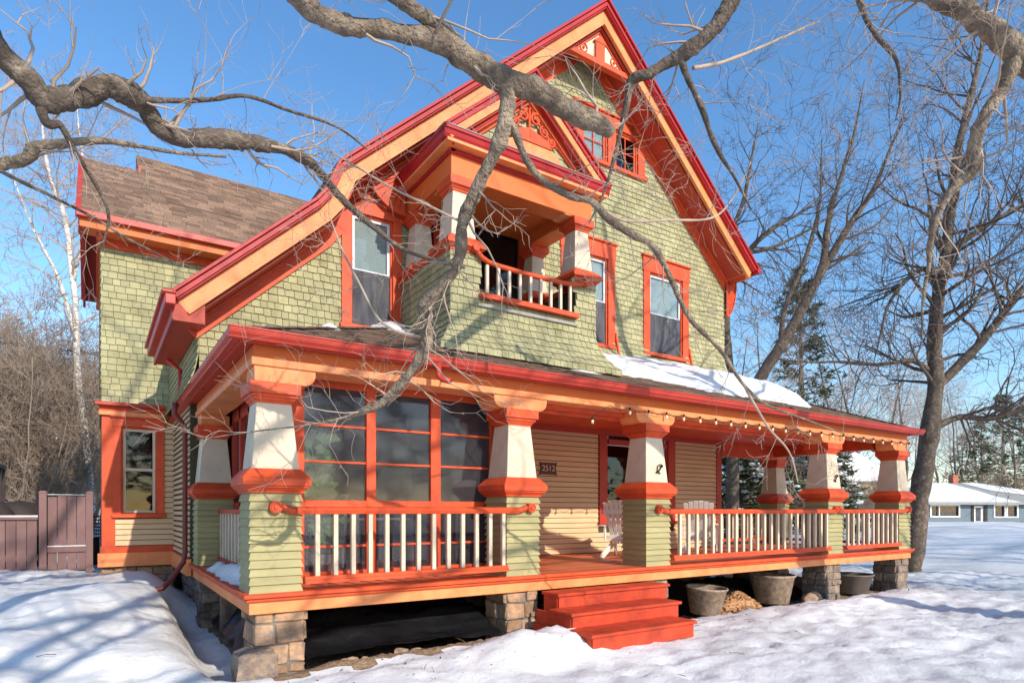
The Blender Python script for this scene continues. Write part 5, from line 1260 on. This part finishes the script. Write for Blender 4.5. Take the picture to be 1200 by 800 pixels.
# templates copied for the woods behind
def bare_template(name,label,seed,hgt,r,nl,lev,mt,twm,rmin,loc,lo=.25,grp=None,stems=1,spread=.5,cat='tree',kids=(3,4)):
    t=thing(name,label,cat,(0,0,0),grp);rng=random.Random(seed);mt_=MB();mb=MB()
    for s in range(stems):
        p=V((rng.uniform(-.5,.5),rng.uniform(-.5,.5),-.3)) if stems>1 else V((0,0,-.3));d=V((rng.uniform(-spread,spread)*(stems>1),rng.uniform(-spread,spread)*(stems>1),1)).normalized();pts=[p];rad=[r];n=9;h=hgt*rng.uniform(.75,1.05) if stems>1 else hgt
        for i in range(n):
            d=(d+V((rng.gauss(0,.07),rng.gauss(0,.07),.05))).normalized();pts.append(pts[-1]+d*h/n);rad.append(r*(1-.85*(i+1)/n))
        mt_.tube(pts,rad,7)
        for i in range(nl):
            t_=lo+(1-lo)*(i+rng.random())/nl*.98;k=min(n-1,int(t_*n));q=pts[k].lerp(pts[k+1],t_*n-k);a=rng.random()*6.28
            grow(mb,q,V((math.cos(a),math.sin(a),rng.uniform(.3,1.0))),h*rng.uniform(.18,.34)*(1.25-t_*.6),max(rmin,rad[k]*.45),lev,rng,.05,rmin,kids,.15)
    mt_.build('trunk',mt,t,fix=False);mb.build('branches',twm,t,fix=False);t.location=loc;return t
def gp(x,y):return (x,y,gz(x,y))
def pol(u,d):p=at(u,598,d);return gp(p.x,p.y)
G1='bare trees in the woods behind the house'
t1=bare_template('bare_tree','grey bare woodland tree standing behind the house',61,13,.15,16,3,M_BARKD,M_TWIGF,.010,pol(905,38),grp=G1)
t2=bare_template('bare_tree','grey bare woodland tree standing behind the house',62,15,.17,17,3,M_BARKD,M_TWIGF,.010,pol(1012,46),grp=G1)
rg=random.Random(91)
for (u,d,h) in ((1188,60,.9),(985,48,1.0),(1125,66,1.0),(1030,52,1.0),(1060,58,1.05),(860,46,.9),(1130,92,1.3),(1180,96,1.25),(1100,78,1.1),(1040,90,1.4),(985,85,1.3),(1010,105,1.4),(1075,110,1.5),(1150,112,1.5),(1205,105,1.5),(945,95,1.3),(1120,120,1.5),(1188,125,1.6),(1055,130,1.6),(905,70,1.0),(20,44,.8),(60,40,.85),(-30,36,.9)):
    dup(t1 if rg.random()<.5 else t2,pol(u,d),rg.random()*6.28,h)
G2='brown leafless brush on the slope behind the fence'
b1=bare_template('brush_shrub','tangled brown leafless shrub on the snowy slope behind the fence',63,5.5,.045,10,3,M_THICK,M_THICK,.008,pol(30,22),lo=.05,grp=G2,stems=7,spread=.45,cat='shrub',kids=(3,5))
for k in range(24):
    u=rg.uniform(-50,150);d=rg.uniform(22,42);dup(b1,pol(u,d),rg.random()*6.28,(lambda s:(s,s,s*rg.uniform(.85,1.3)))(.8+d/60))
G3='leafless brush seen beyond the far side of the porch'
b2=dup(b1,pol(905,26),1.0,.7,'leafless shrub among snow seen past the far end of the porch',G3)
for k in range(12):
    u=rg.uniform(850,1190);d=rg.uniform(60,80) if u>1040 else rg.uniform(24,42);dup(b2,pol(u,d),rg.random()*6.28,.6+rg.random()*.5)
# pines
def pine(name,label,seed,hgt,loc,rad=2.4,lo=.15,dens=1,snow=False,grp=None,sh=0):
    t=thing(name,label,'pine',(0,0,0),grp);rng=random.Random(seed)
    m=MB();m.tube([(0,0,-.3),(.1,0,hgt*.5),(0,0,hgt)],[hgt*.016,hgt*.011,.03],8);m.build('trunk',M_BARKD,t,fix=False)
    m=MB();br=MB();nb=int(46*dens);sn=MB()
    for i in range(nb):
        f=(i+rng.random())/nb;z=hgt*(lo+(1-lo)*f);L=rad*(1-f)**.75*rng.uniform(.55,1.15)+.35;a=rng.random()*6.28
        d=V((math.cos(a),math.sin(a),rng.uniform(-.12,.3)));p=V((0,0,z));e=p+d*L;br.tube([p,p+d*L*.5+V((0,0,.05)),e],[.06*(1-f)+.02,.03,.01],4)
        for c in range(int(11*dens)):
            q=p+d*L*rng.uniform(.35,1.05)+V((rng.gauss(0,.22),rng.gauss(0,.22),rng.gauss(.08,.14)))*(.5+L*.35)
            for k in range(9):
                nd=V((rng.gauss(0,1),rng.gauss(0,1),rng.gauss(.4,.6))).normalized()*rng.uniform(.22,.42);w_=nd.cross(V([rng.gauss(0,1) for _ in range(3)])).normalized()*.045
                m.add([q-w_,q+w_,q+nd+w_*.3,q+nd-w_*.3],[(0,1,2,3)])
            if snow and rng.random()<.5:blob(sn,tuple(q+V((0,0,.1))),rng.uniform(.06,.2),c,2,(1.3,1.2,.5),.5)
    br.build('limb',M_BARKD,t,fix=False);m.build('needles',M_NEED,t,fix=False)
    if sn.v:sn.build('snow',M_SNOWR,t,fix=False)
    t.location=loc;return t
pine('pine_tree','dark green pine rising behind the leaning forked tree',71,17.2,pol(938,42),2.6,.40)
G4='dark pines beyond the blue house'
p2=pine('pine_tree','dark pine standing beyond the blue house',72,13,pol(1150,84),4.2,.25,grp=G4)
for u,d,s in ((1175,80,1.2),(1205,88,1.25),(1128,95,.95),(1225,82,1.0)):dup(p2,pol(u,d),rg.random()*6,s)
G5='snow covered evergreens beyond the far porch columns'
p3=pine('snowy_evergreen','snow laden evergreen glimpsed between the far porch columns',73,4.3,pol(862,23),1.7,.02,dens=.8,snow=True,grp=G5)
for u,d,s in ((880,25,1.1),(915,28,1.0),(950,27,1.15),(978,33,1.0)):dup(p3,pol(u,d),rg.random()*6,s)
# pines added behind the viewer, out of view, to darken the pane reflections
rg=random.Random(303)
for k in range(16):
    dup(p2,(-46+k*6.3+rg.uniform(-1.5,1.5),-46-rg.uniform(0,6),0),rg.random()*6,(1.2,1.2,.8+rg.random()*.35),'tall unseen pine added behind the viewer for the pane reflections','unseen pines added for reflections')
# trees out of frame on the sunny side, they only shade the lawn
for x,y,s in ((19,-13,.9),(27,-17,1.05),(34,-12,1.0),(24,-9,.8),(16,-10,.8),(40,-18,1.2),(30,-10,.9)):
    dup(t2,(x,y,0),rg.random()*6,s,'bare street tree outside the picture to the right','street trees outside the picture')

m=MB();rg=random.Random(44)
for k in range(420):
    x=rg.uniform(-.2,13.5);y=-.35-abs(rg.gauss(0,.55));z=gz(x,y)+.012
    if 3.2<x<5.7 and y>-1.3:continue
    d=V((rg.uniform(-1,1),rg.uniform(-1,1),rg.uniform(-.25,.25))).normalized()*rg.uniform(.008,.03);e=d.cross(V((0,.2,1))).normalized()*rg.uniform(.004,.012);p=V((x,y,z))
    m.add([p-d,p+e,p+d,p-e],[(0,1,2,3)])
for k in range(26):
    x=rg.uniform(-2.6,10);y=rg.uniform(-2.2,1.5) if x<-.4 else rg.uniform(-2.4,-.6);p=V((x,y,gz(x,y)+.01));d=V((rg.uniform(-1,1),rg.uniform(-1,1),.05)).normalized()
    m.tube([p,p+d*.08+V((0,0,.01)),p+d*.16],.003,4)
tag(m.build('leaf_litter',M_DARKW,None,fix=False,origin=(6,-.7,0)),'dark leaf bits and twigs scattered over the snow in front of the porch','leaf litter',kind='stuff')
